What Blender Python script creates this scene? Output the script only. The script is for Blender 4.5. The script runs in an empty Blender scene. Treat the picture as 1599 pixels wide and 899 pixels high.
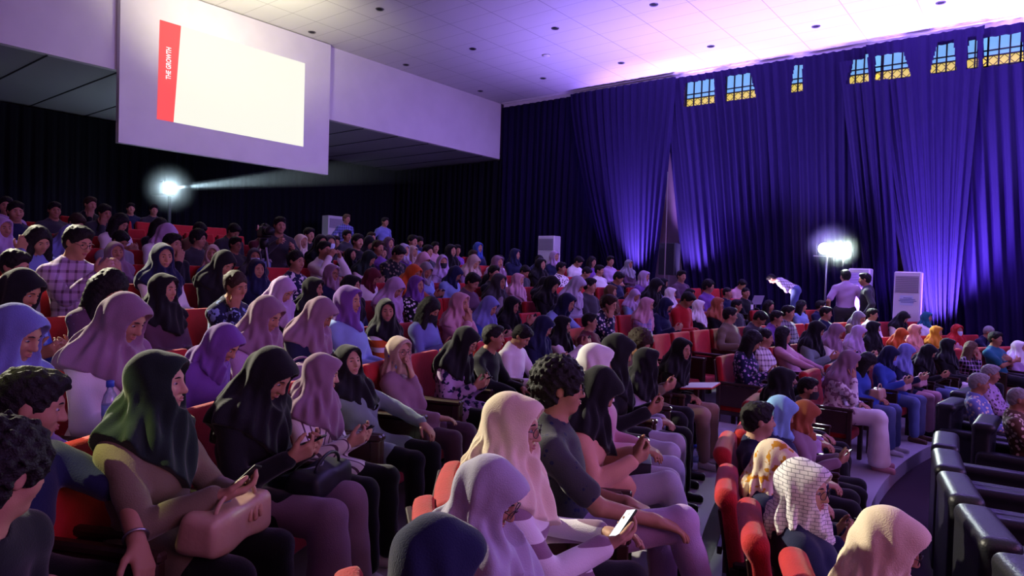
import bpy, math, random
import numpy as np
from mathutils import Matrix, Vector
R = math.radians
C0 = bpy.context.scene.collection
scn = bpy.context.scene
# ------------------------------------------------------------------ camera, world, lights, exposure
CZ = 2.24                                     # lens height above the carpet
YAW, PITCH, ROLL, FPX = R(-38.38), R(-1.495), R(1.685), 1047.0
def cam_axes():
    cy, sy, cp, sp, cr, sr = math.cos(YAW), math.sin(YAW), math.cos(PITCH), math.sin(PITCH), math.cos(ROLL), math.sin(ROLL)
    fwd = np.array([sy*cp, cy*cp, sp]); right = np.array([cy, -sy, 0]); up = np.cross(right, fwd)
    return right*cr+up*sr, -right*sr+up*cr, fwd
CR, CU, CF = cam_axes()
cam = bpy.data.cameras.new('camera'); camo = bpy.data.objects.new('camera', cam); C0.objects.link(camo)
cam.sensor_width = 36; cam.lens = FPX*36/1599; cam.clip_start = .05; cam.clip_end = 200
camo.matrix_world = Matrix([[CR[i], CU[i], -CF[i], (0, 0, CZ)[i]] for i in range(3)]+[[0, 0, 0, 1]])
scn.camera = camo
scn.view_settings.view_transform = 'Standard'; scn.view_settings.look = 'None'
scn.view_settings.gamma = 1; scn.view_settings.use_curve_mapping = False
scn.view_settings.exposure = 0.0
scn.cycles.max_bounces = 5; scn.cycles.diffuse_bounces = 3; scn.cycles.glossy_bounces = 2
scn.cycles.volume_bounces = 0; scn.cycles.transparent_max_bounces = 6
scn.cycles.use_denoising = True
w = bpy.data.worlds.new('hall_air'); scn.world = w; w.use_nodes = True
bg = w.node_tree.nodes['Background']; bg.inputs[0].default_value = (.36, .15, .95, 1); bg.inputs[1].default_value = .085
def aim(o, loc, tgt):
    o.location = loc; d = Vector(tgt)-Vector(loc); o.rotation_euler = d.to_track_quat('-Z', 'Y').to_euler()
def spot(name, loc, tgt, power, col, ang, blend=.6, size=.12):
    l = bpy.data.lights.new(name, 'SPOT'); l.energy = power; l.color = col; l.spot_size = R(ang); l.spot_blend = blend; l.shadow_soft_size = size
    o = bpy.data.objects.new(name, l); C0.objects.link(o); aim(o, loc, tgt); return o
def area(name, loc, tgt, power, col, sx, sy):
    l = bpy.data.lights.new(name, 'AREA'); l.energy = power; l.color = col; l.shape = 'RECTANGLE'; l.size = sx; l.size_y = sy
    o = bpy.data.objects.new(name, l); C0.objects.link(o); aim(o, loc, tgt); return o
area('stage_wash', (9, 8, 5.2), (-8, 7.5, 1.5), 590, (.42, .265, 1.0), 9, 2.5)
spot('bulkhead_fill', (4, 9, 6.6), (-14, 10.5, 5.2), 1900, (.46, .33, 1.0), 50, .6, .5)  # added fill spot that brightens the bulkhead, not a hall fixture
spot('ceiling_warm_fill', (-11.6, 6.6, 5.6), (-13.0, 7.4, 7.7), 520, (1.0, .93, .62), 120, 1.0, .3)  # added warm fill for the ceiling near the screen, no lamp hangs there
area('stage_fill', (8, 2, 4.5), (-6, 6, 1.2), 170, (1.0, .30, .62), 5, 2)
spot('front_rows_warm_fill', (-13.2, 1.6, 7.2), (-1.4, 3.0, 1.0), 13000, (1.0, .92, .70), 25, .6, .10)  # added warm spot for the front rows, separate from the rear spotlight
spot('floor_par', (-5.35, 15.05, 1.32), (-4.7, 15.6, 2.2), 420, (.92, .66, 1.0), 55, .6, .06)
spot('sleeve_yellow_fill', (-4.2, -1.7, 6.8), (-2.52, 1.20, .98), 2400, (.96, 1.0, .40), 6, .4, .03)  # added narrow yellow spot for the olive sleeve, the wall carries no lamp
for sx, pw, fz in ((-8.85, 4200, 1.74), (-7.15, 3600, 1.56), (-1.72, 7500, .70)):
    spot('curtain_uplight', (sx-.05, 16.22, fz+.12), (sx+.02, 17.0, fz+2.6), pw, (.42, .26, 1.0), 56, 1.0, .06)
for sx, pw, fz in ((-10.0, 500, 1.9), (-8.6, 1200, 1.72), (-6.6, 900, 1.4), (-3.05, 5200, .7), (-1.5, 7500, .55), (-.4, 500, .35)):
    spot('curtain_wash', (sx, 15.75, fz+.15), (sx+.1, 17.0, fz+4.0), pw, (.26, .10, 1.0), 58, 1.0, .2)
for sx, pw in ((-8.6, 900), (-6.4, 2000), (-4.2, 2300), (-2.0, 2300), (.2, 2300), (2.6, 2300)):
    spot('ceiling_uplight', (sx, 15.7, 2.4), (sx+.3, 15.0, 7.7), pw*1.3, (.37, .24, 1.0), 110, 1.0, .3)
# ------------------------------------------------------------------ helpers: tags and meshes
def tag(o, label=None, cat=None, group=None, kind=None):
    if label: o['label'] = label
    if cat: o['category'] = cat
    if group: o['group'] = group
    if kind: o['kind'] = kind
    return o
def empty(name, loc, rz=0):
    o = bpy.data.objects.new(name, None); C0.objects.link(o); o.location = loc; o.rotation_euler = (0, 0, rz); o.empty_display_size = .1; return o
def link(name, me, parent=None, mats=(), loc=None, rot=None):
    o = bpy.data.objects.new(name, me); C0.objects.link(o)
    if parent is not None: o.parent = parent
    if loc is not None: o.location = loc
    if rot is not None: o.rotation_euler = rot
    mats = [mats] if isinstance(mats, bpy.types.Material) else list(mats)
    for i, m in enumerate(mats):
        if len(me.materials) <= i: me.materials.append(m)
        o.material_slots[i].link = 'OBJECT'; o.material_slots[i].material = m
    return o
def mesh_np(name, V, Fq, smooth=True):
    me = bpy.data.meshes.new(name); V = np.asarray(V, np.float32); Fq = np.asarray(Fq, np.int32)
    n = Fq.shape[1]
    me.vertices.add(len(V)); me.vertices.foreach_set('co', V.ravel())
    me.loops.add(Fq.size); me.loops.foreach_set('vertex_index', Fq.ravel())
    me.polygons.add(len(Fq)); me.polygons.foreach_set('loop_start', np.arange(0, Fq.size, n, dtype=np.int32))
    me.polygons.foreach_set('loop_total', np.full(len(Fq), n, np.int32))
    me.polygons.foreach_set('use_smooth', np.full(len(Fq), smooth, bool))
    me.update(calc_edges=True); return me
class MB:                                     # collects boxes, tubes and lathes, then becomes ONE mesh
    def __init__(s): s.v = []; s.f = []; s.mi = []; s.cur = 0
    def _add(s, vs, fs):
        b = len(s.v); s.v += [tuple(v) for v in vs]; s.f += [tuple(b+i for i in f) for f in fs]; s.mi += [s.cur]*len(fs); return s
    def box(s, c, d, bev=0, M=None):
        hx, hy, hz = d[0]/2, d[1]/2, d[2]/2; b = min(bev, hx*.99, hy*.99, hz*.99)
        if b <= 0:
            vs = [(x*hx, y*hy, z*hz) for x in (-1, 1) for y in (-1, 1) for z in (-1, 1)]
            fs = [(0, 1, 3, 2), (4, 6, 7, 5), (0, 4, 5, 1), (2, 3, 7, 6), (0, 2, 6, 4), (1, 5, 7, 3)]
        else:
            vs = []; idx = {}
            for x in (-1, 1):
                for y in (-1, 1):
                    for z in (-1, 1):
                        for a in range(3):
                            p = [x*(hx-b), y*(hy-b), z*(hz-b)]; p[a] = (x*hx, y*hy, z*hz)[a]
                            idx[(x, y, z, a)] = len(vs); vs.append(tuple(p))
            fs = []
            for a in range(3):
                o1, o2 = [i for i in range(3) if i != a]
                for sg in (-1, 1):
                    q = []
                    for u, v in ((-1, -1), (1, -1), (1, 1), (-1, 1)):
                        k = [0, 0, 0]; k[a] = sg; k[o1] = u; k[o2] = v; q.append(idx[(*k, a)])
                    fs.append(q if (sg > 0) == (a != 1) else q[::-1])
            for a in range(3):                # edges along axis a
                o1, o2 = [i for i in range(3) if i != a]
                for u in (-1, 1):
                    for v in (-1, 1):
                        k0 = [0, 0, 0]; k0[o1] = u; k0[o2] = v; k1 = list(k0); k0[a] = -1; k1[a] = 1
                        q = [idx[(*k0, o1)], idx[(*k1, o1)], idx[(*k1, o2)], idx[(*k0, o2)]]
                        fs.append(q if (u*v > 0) == (a != 1) else q[::-1])
            for x in (-1, 1):
                for y in (-1, 1):
                    for z in (-1, 1):
                        q = [idx[(x, y, z, a)] for a in range(3)]; fs.append(q if x*y*z > 0 else q[::-1])
        if M is not None: vs = [tuple(M @ Vector(v)) for v in vs]
        return s._add([(v[0]+c[0], v[1]+c[1], v[2]+c[2]) for v in vs], fs)
    def tube(s, pts, r, n=8, cap=True):
        pts = [Vector(p) for p in pts]; rs = r if isinstance(r, (list, tuple)) else [r]*len(pts)
        vs = []; fs = []; u = None
        for i, p in enumerate(pts):
            t = (pts[min(i+1, len(pts)-1)]-pts[max(i-1, 0)]).normalized()
            if u is None: u = t.orthogonal().normalized()
            u = (u-t*u.dot(t)).normalized(); w_ = t.cross(u)
            for k in range(n):
                a = 2*math.pi*k/n; vs.append(p+(u*math.cos(a)+w_*math.sin(a))*rs[i])
        for i in range(len(pts)-1):
            for k in range(n):
                fs.append((i*n+k, i*n+(k+1) % n, (i+1)*n+(k+1) % n, (i+1)*n+k))
        if cap: fs += [tuple(range(n))[::-1], tuple((len(pts)-1)*n+k for k in range(n))]
        return s._add(vs, fs)
    def lathe(s, prof, c=(0, 0, 0), n=16):    # profile of (radius, z)
        vs = [(c[0]+r*math.cos(2*math.pi*k/n), c[1]+r*math.sin(2*math.pi*k/n), c[2]+z) for r, z in prof for k in range(n)]
        fs = [(i*n+k, i*n+(k+1) % n, (i+1)*n+(k+1) % n, (i+1)*n+k) for i in range(len(prof)-1) for k in range(n)]
        fs += [tuple(range(n))[::-1], tuple((len(prof)-1)*n+k for k in range(n))]
        return s._add(vs, fs)
    def grid(s, P):                           # P[i][j] -> quads
        n, m = len(P), len(P[0])
        return s._add([p for r_ in P for p in r_], [(i*m+j, (i+1)*m+j, (i+1)*m+j+1, i*m+j+1) for i in range(n-1) for j in range(m-1)])
    def mesh(s, name, smooth=False):
        me = bpy.data.meshes.new(name); me.from_pydata(s.v, [], s.f); me.polygons.foreach_set('material_index', s.mi)
        me.polygons.foreach_set('use_smooth', [smooth]*len(s.f)); me.update(); return me
    def obj(s, name, mats, parent=None, smooth=False, loc=None, rot=None): return link(name, s.mesh(name, smooth), parent, mats, loc, rot)
# ------------------------------------------------------------------ materials
def mat(name, col, rough=.7, metal=0, bump=0, bscale=60, emit=None, estr=0, sheen=0, spec=.4, var=0, vscale=4):
    m = bpy.data.materials.new(name); m.use_nodes = True; nt = m.node_tree; b = nt.nodes['Principled BSDF']
    b.inputs['Base Color'].default_value = (*col, 1); b.inputs['Roughness'].default_value = rough; b.inputs['Metallic'].default_value = metal
    b.inputs['Specular IOR Level'].default_value = spec
    if sheen: b.inputs['Sheen Weight'].default_value = sheen; b.inputs['Sheen Roughness'].default_value = .4
    if emit: b.inputs['Emission Color'].default_value = (*emit, 1); b.inputs['Emission Strength'].default_value = estr
    if bump or var:
        tc = nt.nodes.new('ShaderNodeTexCoord'); nz = nt.nodes.new('ShaderNodeTexNoise'); nz.inputs['Scale'].default_value = bscale if bump else vscale; nz.inputs['Detail'].default_value = 3
        nt.links.new(tc.outputs['Object'], nz.inputs['Vector'])
        if bump:
            bp = nt.nodes.new('ShaderNodeBump'); bp.inputs['Strength'].default_value = bump; bp.inputs['Distance'].default_value = .01
            nt.links.new(nz.outputs['Fac'], bp.inputs['Height']); nt.links.new(bp.outputs['Normal'], b.inputs['Normal'])
        if var:
            n2 = nt.nodes.new('ShaderNodeTexNoise'); n2.inputs['Scale'].default_value = vscale; nt.links.new(tc.outputs['Object'], n2.inputs['Vector'])
            cr = nt.nodes.new('ShaderNodeValToRGB'); cr.color_ramp.elements[0].position = .3; cr.color_ramp.elements[1].position = .7
            cr.color_ramp.elements[0].color = (*[c*(1-var) for c in col], 1); cr.color_ramp.elements[1].color = (*[min(1, c*(1+var)) for c in col], 1)
            nt.links.new(n2.outputs['Fac'], cr.inputs['Fac']); nt.links.new(cr.outputs['Color'], b.inputs['Base Color'])
    return m
PAL = dict(black=(.009, .009, .012), navy=(.012, .015, .055), blue=(.04, .085, .40), lightblue=(.24, .34, .66), periwinkle=(.17, .2, .5), lilac=(.46, .32, .55),
  mauve=(.27, .16, .24), plum=(.11, .055, .10), pink=(.58, .32, .40), white=(.78, .75, .78), cream=(.80, .66, .50), beige=(.48, .36, .30), grey=(.25, .24, .28),
  charcoal=(.045, .045, .055), darkgreen=(.010, .021, .017), olive=(.17, .135, .085), orange=(.58, .11, .02), maroon=(.10, .015, .025), red=(.42, .015, .02),
  rust=(.34, .10, .045), mustard=(.60, .27, .02), teal=(.02, .13, .20), tealgrey=(.20, .28, .29), brown=(.12, .06, .035), purple=(.17, .07, .33), denim=(.11, .15, .34),
  khaki=(.42, .31, .24), peach=(.68, .36, .26), lavendergrey=(.42, .39, .52), skyblue=(.22, .42, .72), hairblack=(.008, .006, .007), hairbrown=(.035, .018, .012), hairgrey=(.30, .29, .29), hairdye=(.12, .07, .04))
SKIN = [(.42, .215, .135), (.36, .17, .10), (.48, .27, .18)]
MATS = {}
def P(nt, t, **kw):
    n = nt.nodes.new(t)
    for k, v in kw.items(): setattr(n, k, v)
    return n
def fabric(spec):
    if spec in MATS: return MATS[spec]
    q = spec.split(':'); pat, cols = (q[0], [PAL[c] for c in q[1:]]) if len(q) > 1 else (None, [PAL[q[0]]])
    m = mat('fabric_'+spec.replace(':', '_'), cols[0], .88, bump=.25, bscale=220, sheen=.25, spec=.2); nt = m.node_tree; b = nt.nodes['Principled BSDF']
    if pat:
        tc = P(nt, 'ShaderNodeTexCoord'); sep = P(nt, 'ShaderNodeSeparateXYZ'); nt.links.new(tc.outputs['Object'], sep.inputs[0])
        mix = P(nt, 'ShaderNodeMix', data_type='RGBA'); mix.inputs[6].default_value = (*cols[0], 1); mix.inputs[7].default_value = (*cols[1], 1)
        def line(sock, freq, width):
            a = P(nt, 'ShaderNodeMath', operation='MULTIPLY'); a.inputs[1].default_value = freq; nt.links.new(sock, a.inputs[0])
            f = P(nt, 'ShaderNodeMath', operation='FRACT'); nt.links.new(a.outputs[0], f.inputs[0])
            l = P(nt, 'ShaderNodeMath', operation='LESS_THAN'); l.inputs[1].default_value = width; nt.links.new(f.outputs[0], l.inputs[0]); return l.outputs[0]
        if pat == 'stripe':
            fac = line(sep.outputs[1], 26, .22)
        elif pat == 'hoop':
            fac = line(sep.outputs[2], 9, .4)
        elif pat in ('plaid', 'brick'):
            if pat == 'brick':
                bt = P(nt, 'ShaderNodeTexBrick'); bt.inputs['Scale'].default_value = 16; bt.inputs['Mortar Size'].default_value = .022
                mp = P(nt, 'ShaderNodeMapping'); mp.inputs['Rotation'].default_value = (R(90), 0, 0)
                nt.links.new(tc.outputs['Object'], mp.inputs[0]); nt.links.new(mp.outputs[0], bt.inputs['Vector']); fac = bt.outputs['Fac']
            else:
                s1 = P(nt, 'ShaderNodeMath', operation='ADD'); nt.links.new(sep.outputs[0], s1.inputs[0]); nt.links.new(sep.outputs[1], s1.inputs[1])
                l1 = line(s1.outputs[0], 15, .3); l2 = line(sep.outputs[2], 15, .3)
                ad = P(nt, 'ShaderNodeMath', operation='ADD'); nt.links.new(l1, ad.inputs[0]); nt.links.new(l2, ad.inputs[1])
                hf = P(nt, 'ShaderNodeMath', operation='MULTIPLY'); hf.inputs[1].default_value = .5; nt.links.new(ad.outputs[0], hf.inputs[0]); fac = hf.outputs[0]
        else:
            v = P(nt, 'ShaderNodeTexVoronoi' if pat in ('batik', 'dots') else 'ShaderNodeTexNoise'); v.inputs['Scale'].default_value = {'batik': 24, 'dots': 26, 'floral': 22}[pat]
            nt.links.new(tc.outputs['Object'], v.inputs['Vector'])
            cr = P(nt, 'ShaderNodeValToRGB'); lo, hi = {'batik': (.36, .40), 'dots': (.20, .24), 'floral': (.53, .57)}[pat]
            cr.color_ramp.elements[0].position = lo; cr.color_ramp.elements[1].position = hi
            if pat in ('batik', 'dots'): cr.color_ramp.elements[0].color, cr.color_ramp.elements[1].color = (1, 1, 1, 1), (0, 0, 0, 1)
            nt.links.new(v.outputs['Distance' if pat in ('batik', 'dots') else 'Fac'], cr.inputs[0]); fac = cr.outputs[0]
        nt.links.new(fac, mix.inputs[0]); nt.links.new(mix.outputs[2], b.inputs['Base Color'])
    MATS[spec] = m; return m
M_skin = [mat('skin_%d' % i, c, .58, bump=.08, bscale=300, spec=.22) for i, c in enumerate(SKIN)]
M_hair = {k: mat(k, PAL[k], .62, bump=.6, bscale=160, spec=.25) for k in ('hairblack', 'hairbrown', 'hairgrey', 'hairdye')}
M_eyew = mat('eye_white', (.45, .42, .41), .3); M_iris = mat('iris', (.012, .007, .005), .1, spec=.8)
M_lip = mat('lip', (.38, .11, .11), .45); M_brow = mat('eyebrow_hair', (.012, .009, .009), .8)
M_red = mat('red_seat_fabric', (.42, .012, .016), .85, bump=.3, bscale=140, sheen=.2, var=.15, vscale=9)
M_wood = mat('dark_wood', (.035, .014, .010), .38, bump=.1, bscale=30, spec=.5, var=.3, vscale=5)
M_shoe = {k: mat('shoe_'+k, PAL[k], .5) for k in ('white', 'black', 'brown', 'beige', 'pink')}
M_black = mat('black_plastic', (.010, .010, .012), .45); M_glassbody = mat('phone_glass', (.01, .01, .02), .12, spec=.8)
M_screen = mat('phone_screen_lit', (.02, .02, .02), .2, emit=(.85, .9, 1), estr=1.6)
M_paper = mat('paper', (.78, .76, .76), .7); M_metal = mat('grey_metal', (.35, .35, .38), .35, 1)
M_lens = mat('spectacle_frame', (.012, .010, .012), .3)
M_leather = mat('black_leather', (.012, .012, .016), .42, bump=.25, bscale=90, spec=.5)
M_acw = mat('white_enamel', (.74, .72, .76), .35); M_acg = mat('grille_grey', (.28, .26, .32), .5)
M_floor = mat('grey_floor_tile', (.48, .44, .50), .38, bump=.05, bscale=18, spec=.5, var=.12, vscale=1.3)
M_carpet = mat('dark_carpet', (.045, .020, .035), .95, bump=.5, bscale=200)
M_wall = mat('painted_wall', (.24, .16, .20), .75, var=.05, vscale=1.5); M_bulk = mat('bulkhead_plaster', (.78, .75, .77), .75, var=.03, vscale=2)
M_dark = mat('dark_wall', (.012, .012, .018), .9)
# ------------------------------------------------------------------ distance-field modeller: smooth unions of tapered limbs, meshed by surface nets
class Vol:
    def __init__(s, lo, hi, h):
        s.lo = np.array(lo, np.float32); s.h = h; n = np.ceil((np.array(hi)-lo)/h).astype(int)+1
        s.n = n; s.f = np.full(n, 1., np.float32); s.ax = [(s.lo[i]+h*np.arange(n[i])).astype(np.float32) for i in range(3)]
    def sub(s, lo, hi, pad):
        i0 = np.maximum(np.floor((np.array(lo)-pad-s.lo)/s.h).astype(int), 0); i1 = np.minimum(np.ceil((np.array(hi)+pad-s.lo)/s.h).astype(int)+1, s.n)
        if (i1 <= i0).any(): return None
        sl = tuple(slice(a, b) for a, b in zip(i0, i1))
        return sl, s.ax[0][sl[0]][:, None, None], s.ax[1][sl[1]][None, :, None], s.ax[2][sl[2]][None, None, :]
    def op(s, d, sl, k, cut=False):
        g = s.f[sl]
        if cut: d = -d
        if k > 0:
            hh = np.maximum(k-np.abs(g-d), 0)/k; q = hh*hh*(k*.25)
            g[...] = np.maximum(g, d)+q if cut else np.minimum(g, d)-q
        else: g[...] = np.maximum(g, d) if cut else np.minimum(g, d)
    def cone(s, a, b, ra, rb, k=.02, cut=False):
        a = np.array(a, float); b = np.array(b, float); r = max(ra, rb); q = s.sub(np.minimum(a, b)-r, np.maximum(a, b)+r, k*.6+2.5*s.h)
        if q is None: return
        sl, X, Y, Z = q; v = b-a; L = float(v@v)+1e-9
        t = np.clip(((X-a[0])*v[0]+(Y-a[1])*v[1]+(Z-a[2])*v[2])/L, 0, 1)
        d = np.sqrt((X-a[0]-t*v[0])**2+(Y-a[1]-t*v[1])**2+(Z-a[2]-t*v[2])**2)-(ra+(rb-ra)*t); s.op(d.astype(np.float32), sl, k, cut)
    def ell(s, c, r, M=None, k=.02, cut=False):
        c = np.array(c, float); r = np.array(r, float); m = float(r.max()); q = s.sub(c-m, c+m, k*.6+2.5*s.h)
        if q is None: return
        sl, X, Y, Z = q; X = X-c[0]; Y = Y-c[1]; Z = Z-c[2]
        if M is not None: X, Y, Z = (X*M[0, 0]+Y*M[1, 0]+Z*M[2, 0], X*M[0, 1]+Y*M[1, 1]+Z*M[2, 1], X*M[0, 2]+Y*M[1, 2]+Z*M[2, 2])
        X = X/r[0]; Y = Y/r[1]; Z = Z/r[2]; k0 = np.sqrt(X*X+Y*Y+Z*Z); k1 = np.sqrt((X/r[0])**2+(Y/r[1])**2+(Z/r[2])**2)+1e-6
        s.op((k0*(k0-1)/k1).astype(np.float32), sl, k, cut)
    def mesh(s, name):
        f = s.f; S = f < 0; n = s.n
        c = np.zeros(n-1, np.uint8)
        cs = [(i, j, k) for i in (0, 1) for j in (0, 1) for k in (0, 1)]
        sh = lambda A, o: A[o[0]:n[0]-1+o[0], o[1]:n[1]-1+o[1], o[2]:n[2]-1+o[2]]
        for o in cs: c += sh(S, o)
        act = (c > 0) & (c < 8); I = np.argwhere(act); m = len(I)
        if m == 0: return mesh_np(name, np.zeros((3, 3)), [[0, 1, 2]])
        idx = np.full(n-1, -1, np.int32); idx[act] = np.arange(m)
        acc = np.zeros((m, 3), np.float32); cnt = np.zeros(m, np.float32); val = {o: f[I[:, 0]+o[0], I[:, 1]+o[1], I[:, 2]+o[2]] for o in cs}
        for a in cs:
            for ax in range(3):
                if a[ax]: continue
                b = list(a); b[ax] = 1; b = tuple(b); fa, fb = val[a], val[b]; x = (fa < 0) != (fb < 0)
                t = np.clip(fa/np.where(x, fa-fb, 1), 0, 1); pt = np.tile(np.array(a, np.float32), (m, 1)); pt[:, ax] = t
                acc += pt*x[:, None]; cnt += x
        V = (I+acc/cnt[:, None])*s.h+s.lo
        Q = []
        for ax in range(3):
            o = [[slice(1, n[i]-1)]*1 for i in range(3)]
            A = [slice(1, n[i]-1) for i in range(3)]; B = list(A); A[ax] = slice(0, n[ax]-1); B[ax] = slice(1, n[ax])
            sa, sb = S[tuple(A)], S[tuple(B)]; E = np.argwhere(sa != sb)
            if not len(E): continue
            sg = sa[tuple(E.T)]; base = E+1; base[:, ax] -= 1
            u, v = [(1, 2), (2, 0), (0, 1)][ax]
            def cell(du, dv):
                q = base.copy(); q[:, u] += du; q[:, v] += dv; return idx[q[:, 0], q[:, 1], q[:, 2]]
            q = np.stack([cell(-1, -1), cell(0, -1), cell(0, 0), cell(-1, 0)], 1); q[~sg] = q[~sg][:, ::-1]; Q.append(q)
        Q = np.concatenate(Q); Q = Q[(Q >= 0).all(1)]
        return mesh_np(name, V, Q)
nrm = lambda v: np.array(v, float)/(np.linalg.norm(v)+1e-9)
def rotm(yaw=0, pitch=0, roll=0):             # columns: forward, left, up (yaw + left, pitch + down, roll + to the right)
    y, p, r = R(yaw), R(pitch), R(roll); cy, sy, cp, sp, cr, sr = math.cos(y), math.sin(y), math.cos(p), math.sin(p), math.cos(r), math.sin(r)
    Mz = np.array([[cy, -sy, 0], [sy, cy, 0], [0, 0, 1]]); My = np.array([[cp, 0, sp], [0, 1, 0], [-sp, 0, cp]]); Mx = np.array([[1, 0, 0], [0, cr, -sr], [0, sr, cr]])
    return Mz @ My @ Mx
# ------------------------------------------------------------------ the human figure
def hand_preset(a, sd, J):
    """wrist, finger direction, palm normal, curl, elbow pole for side sd (+1 left, -1 right)"""
    z0 = J['hz']-.54; H = J['hc']; hm = J['hm']
    if isinstance(a, (list, tuple)): return a
    if a == 'lap':   return ((.27, sd*.055, .67+z0), (.75, -sd*.65, -.1), (.05, -sd*.15, -1), .35, (-.35, sd*.28, -.6))
    if a == 'phone': return ((.28, sd*.085, .78+z0), (.72, -sd*.5, .35), (-.35, -sd*.7, .55), .75, (-.3, sd*.28, -.7))
    if a == 'phoneup': return ((.30, sd*.08, .93+z0), (.5, -sd*.4, .75), (-.55, -sd*.75, .3), .75, (-.1, sd*.45, -.8))
    if a == 'thigh': return ((.36, sd*.15, .675+z0), (.95, -sd*.1, -.28), (-.1, 0, -1), .3, (-.4, sd*.42, -.3))
    if a == 'knee':  return ((.42, sd*.17, .69+z0), (.85, -sd*.2, -.5), (-.3, 0, -1), .35, (-.4, sd*.7, .0))
    if a == 'arm':   return ((.20, sd*.25, .73+z0), (.95, -sd*.1, -.15), (0, 0, -1), .35, (-.5, sd*.6, -.5))
    if a == 'fold':  return ((.20, -sd*.09, .84+z0+(.03 if sd > 0 else 0)), (.05, -sd*1, .1), (-1, 0, -.2), .3, (0, sd*.6, -.7))
    if a in ('chin', 'face', 'head', 'mouth'):
        off = {'chin': (.085, sd*.035, -.205), 'face': (.10, sd*.075, -.16), 'head': (.03, sd*.15, -.08), 'mouth': (.135, sd*.03, -.19)}[a]
        w = H+hm @ np.array(off); return (w, hm @ np.array((-.25 if a != 'mouth' else -.1, -sd*.25, 1)), hm @ np.array((-.9, -sd*.6, -.1)), .55 if a != 'mouth' else .15, (.1, sd*.35, -.9))
    if a == 'photo': return (tuple(H+np.array((.20, sd*.09, -.10))), (.3, -sd*.4, .9), (-.4, -sd*.85, 0), .7, (0, sd*.5, -.8))
    if a == 'side':  return ((.05, sd*.27, .50+z0), (.15, 0, -1), (0, -sd, 0), .35, (-.6, sd*.4, 0))
    if a == 'front': return ((.28, sd*.05, .62+z0), (.8, -sd*.5, .1), (0, -sd*.4, .9), .6, (-.4, sd*.5, -.4))
    return a
def joints(p):
    J = {}; st = p.get('legs', 'sit') == 'stand'; hz = .87 if st else .535; J['hz'] = hz
    wd = .178 if p.get('male') else .150; J['wd'] = wd
    Rt = rotm(p.get('tw', 0), p.get('lean', -9), p.get('side', 0)); J['Rt'] = Rt; H0 = np.array((0, 0, hz)); J['H0'] = H0
    T = lambda v: H0+Rt @ np.array(v, float); J['T'] = T
    J['N'] = T((.0, 0, .47)); J['hm'] = rotm(p.get('hy', 0), p.get('hp', 6), p.get('hr', 0))
    J['hc'] = J['N']+Rt @ np.array((.018, 0, .065))+J['hm'] @ np.array((.02, 0, .09))
    for sd, k in ((1, 'L'), (-1, 'R')):
        S = T((-.005, sd*wd, .395)); wr, f, n, curl, pole = hand_preset(p.get('arm'+k, 'lap'), sd, J)
        wr = np.array(wr, float); f = nrm(f); l1, l2 = .275, .245; d = wr-S; D = np.linalg.norm(d)
        if D > (l1+l2)*.985: wr = S+d*((l1+l2)*.985/D); d = wr-S; D = np.linalg.norm(d)
        D = max(D, .12); u = nrm(d); a = (l1*l1-l2*l2+D*D)/(2*D); hgt = math.sqrt(max(l1*l1-a*a, 0))
        pl = np.array(pole, float); pl = nrm(pl-u*(pl@u)); E = S+u*a+pl*hgt
        n = np.array(n, float); n = nrm(n-f*(n@f)); J[k] = dict(S=S, E=E, W=wr, f=f, n=n, s=np.cross(f, n)*(-sd)*(-1), curl=curl)
        hip = H0+np.array((0, sd*.088, 0))
        if st:
            K = hip+np.array((.03+p.get('step', 0)*sd, 0, -.40)); A = np.array((K[0]-.04, sd*.10, .085)); fd = (1, sd*.15, 0)
        else:
            sp, fw, kz = p.get('knee'+k, (.13, .43, .0)); K = np.array((fw, sd*sp, .535+kz)); ax, ay, az = p.get('foot'+k, (.02, 0, 0))
            A = np.array((fw+ax, sd*sp*.9+ay, .085+az)); fd = p.get('toe'+k, (1, sd*.12, 0))
        J['leg'+k] = (hip, K, A, nrm(fd))
    return J
def torso(v, J, g, male, k=.05):
    T, Rt = J['T'], J['Rt']; wd = J['wd']
    v.ell(T((0, 0, .02)), (.115+g, .165+g, .115+g), Rt, k); v.ell(T((.005, 0, .17)), (.098+g, .135+g, .15+g), Rt, k)
    v.ell(T((.0, 0, .30)), (.108+g, .15+g, .16+g), Rt, k)
    if not male: v.ell(T((.075, 0, .29)), (.055+g, .125+g, .065+g), Rt, .05)
    for s in (1, -1): v.cone(T((-.01, s*.02, .405)), T((-.008, s*(wd-.01), .385)), .060+g*.8, .050+g*.8, k)
    for s in (1, -1): v.cone(T((-.015, s*.02, .47)), T((-.01, s*(wd-.03), .405)), .040+g*.6, .040+g*.5, .05)
    v.cone(T((-.01, 0, .42)), J['N'], .080+g, .054+g*.6, k)
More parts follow.
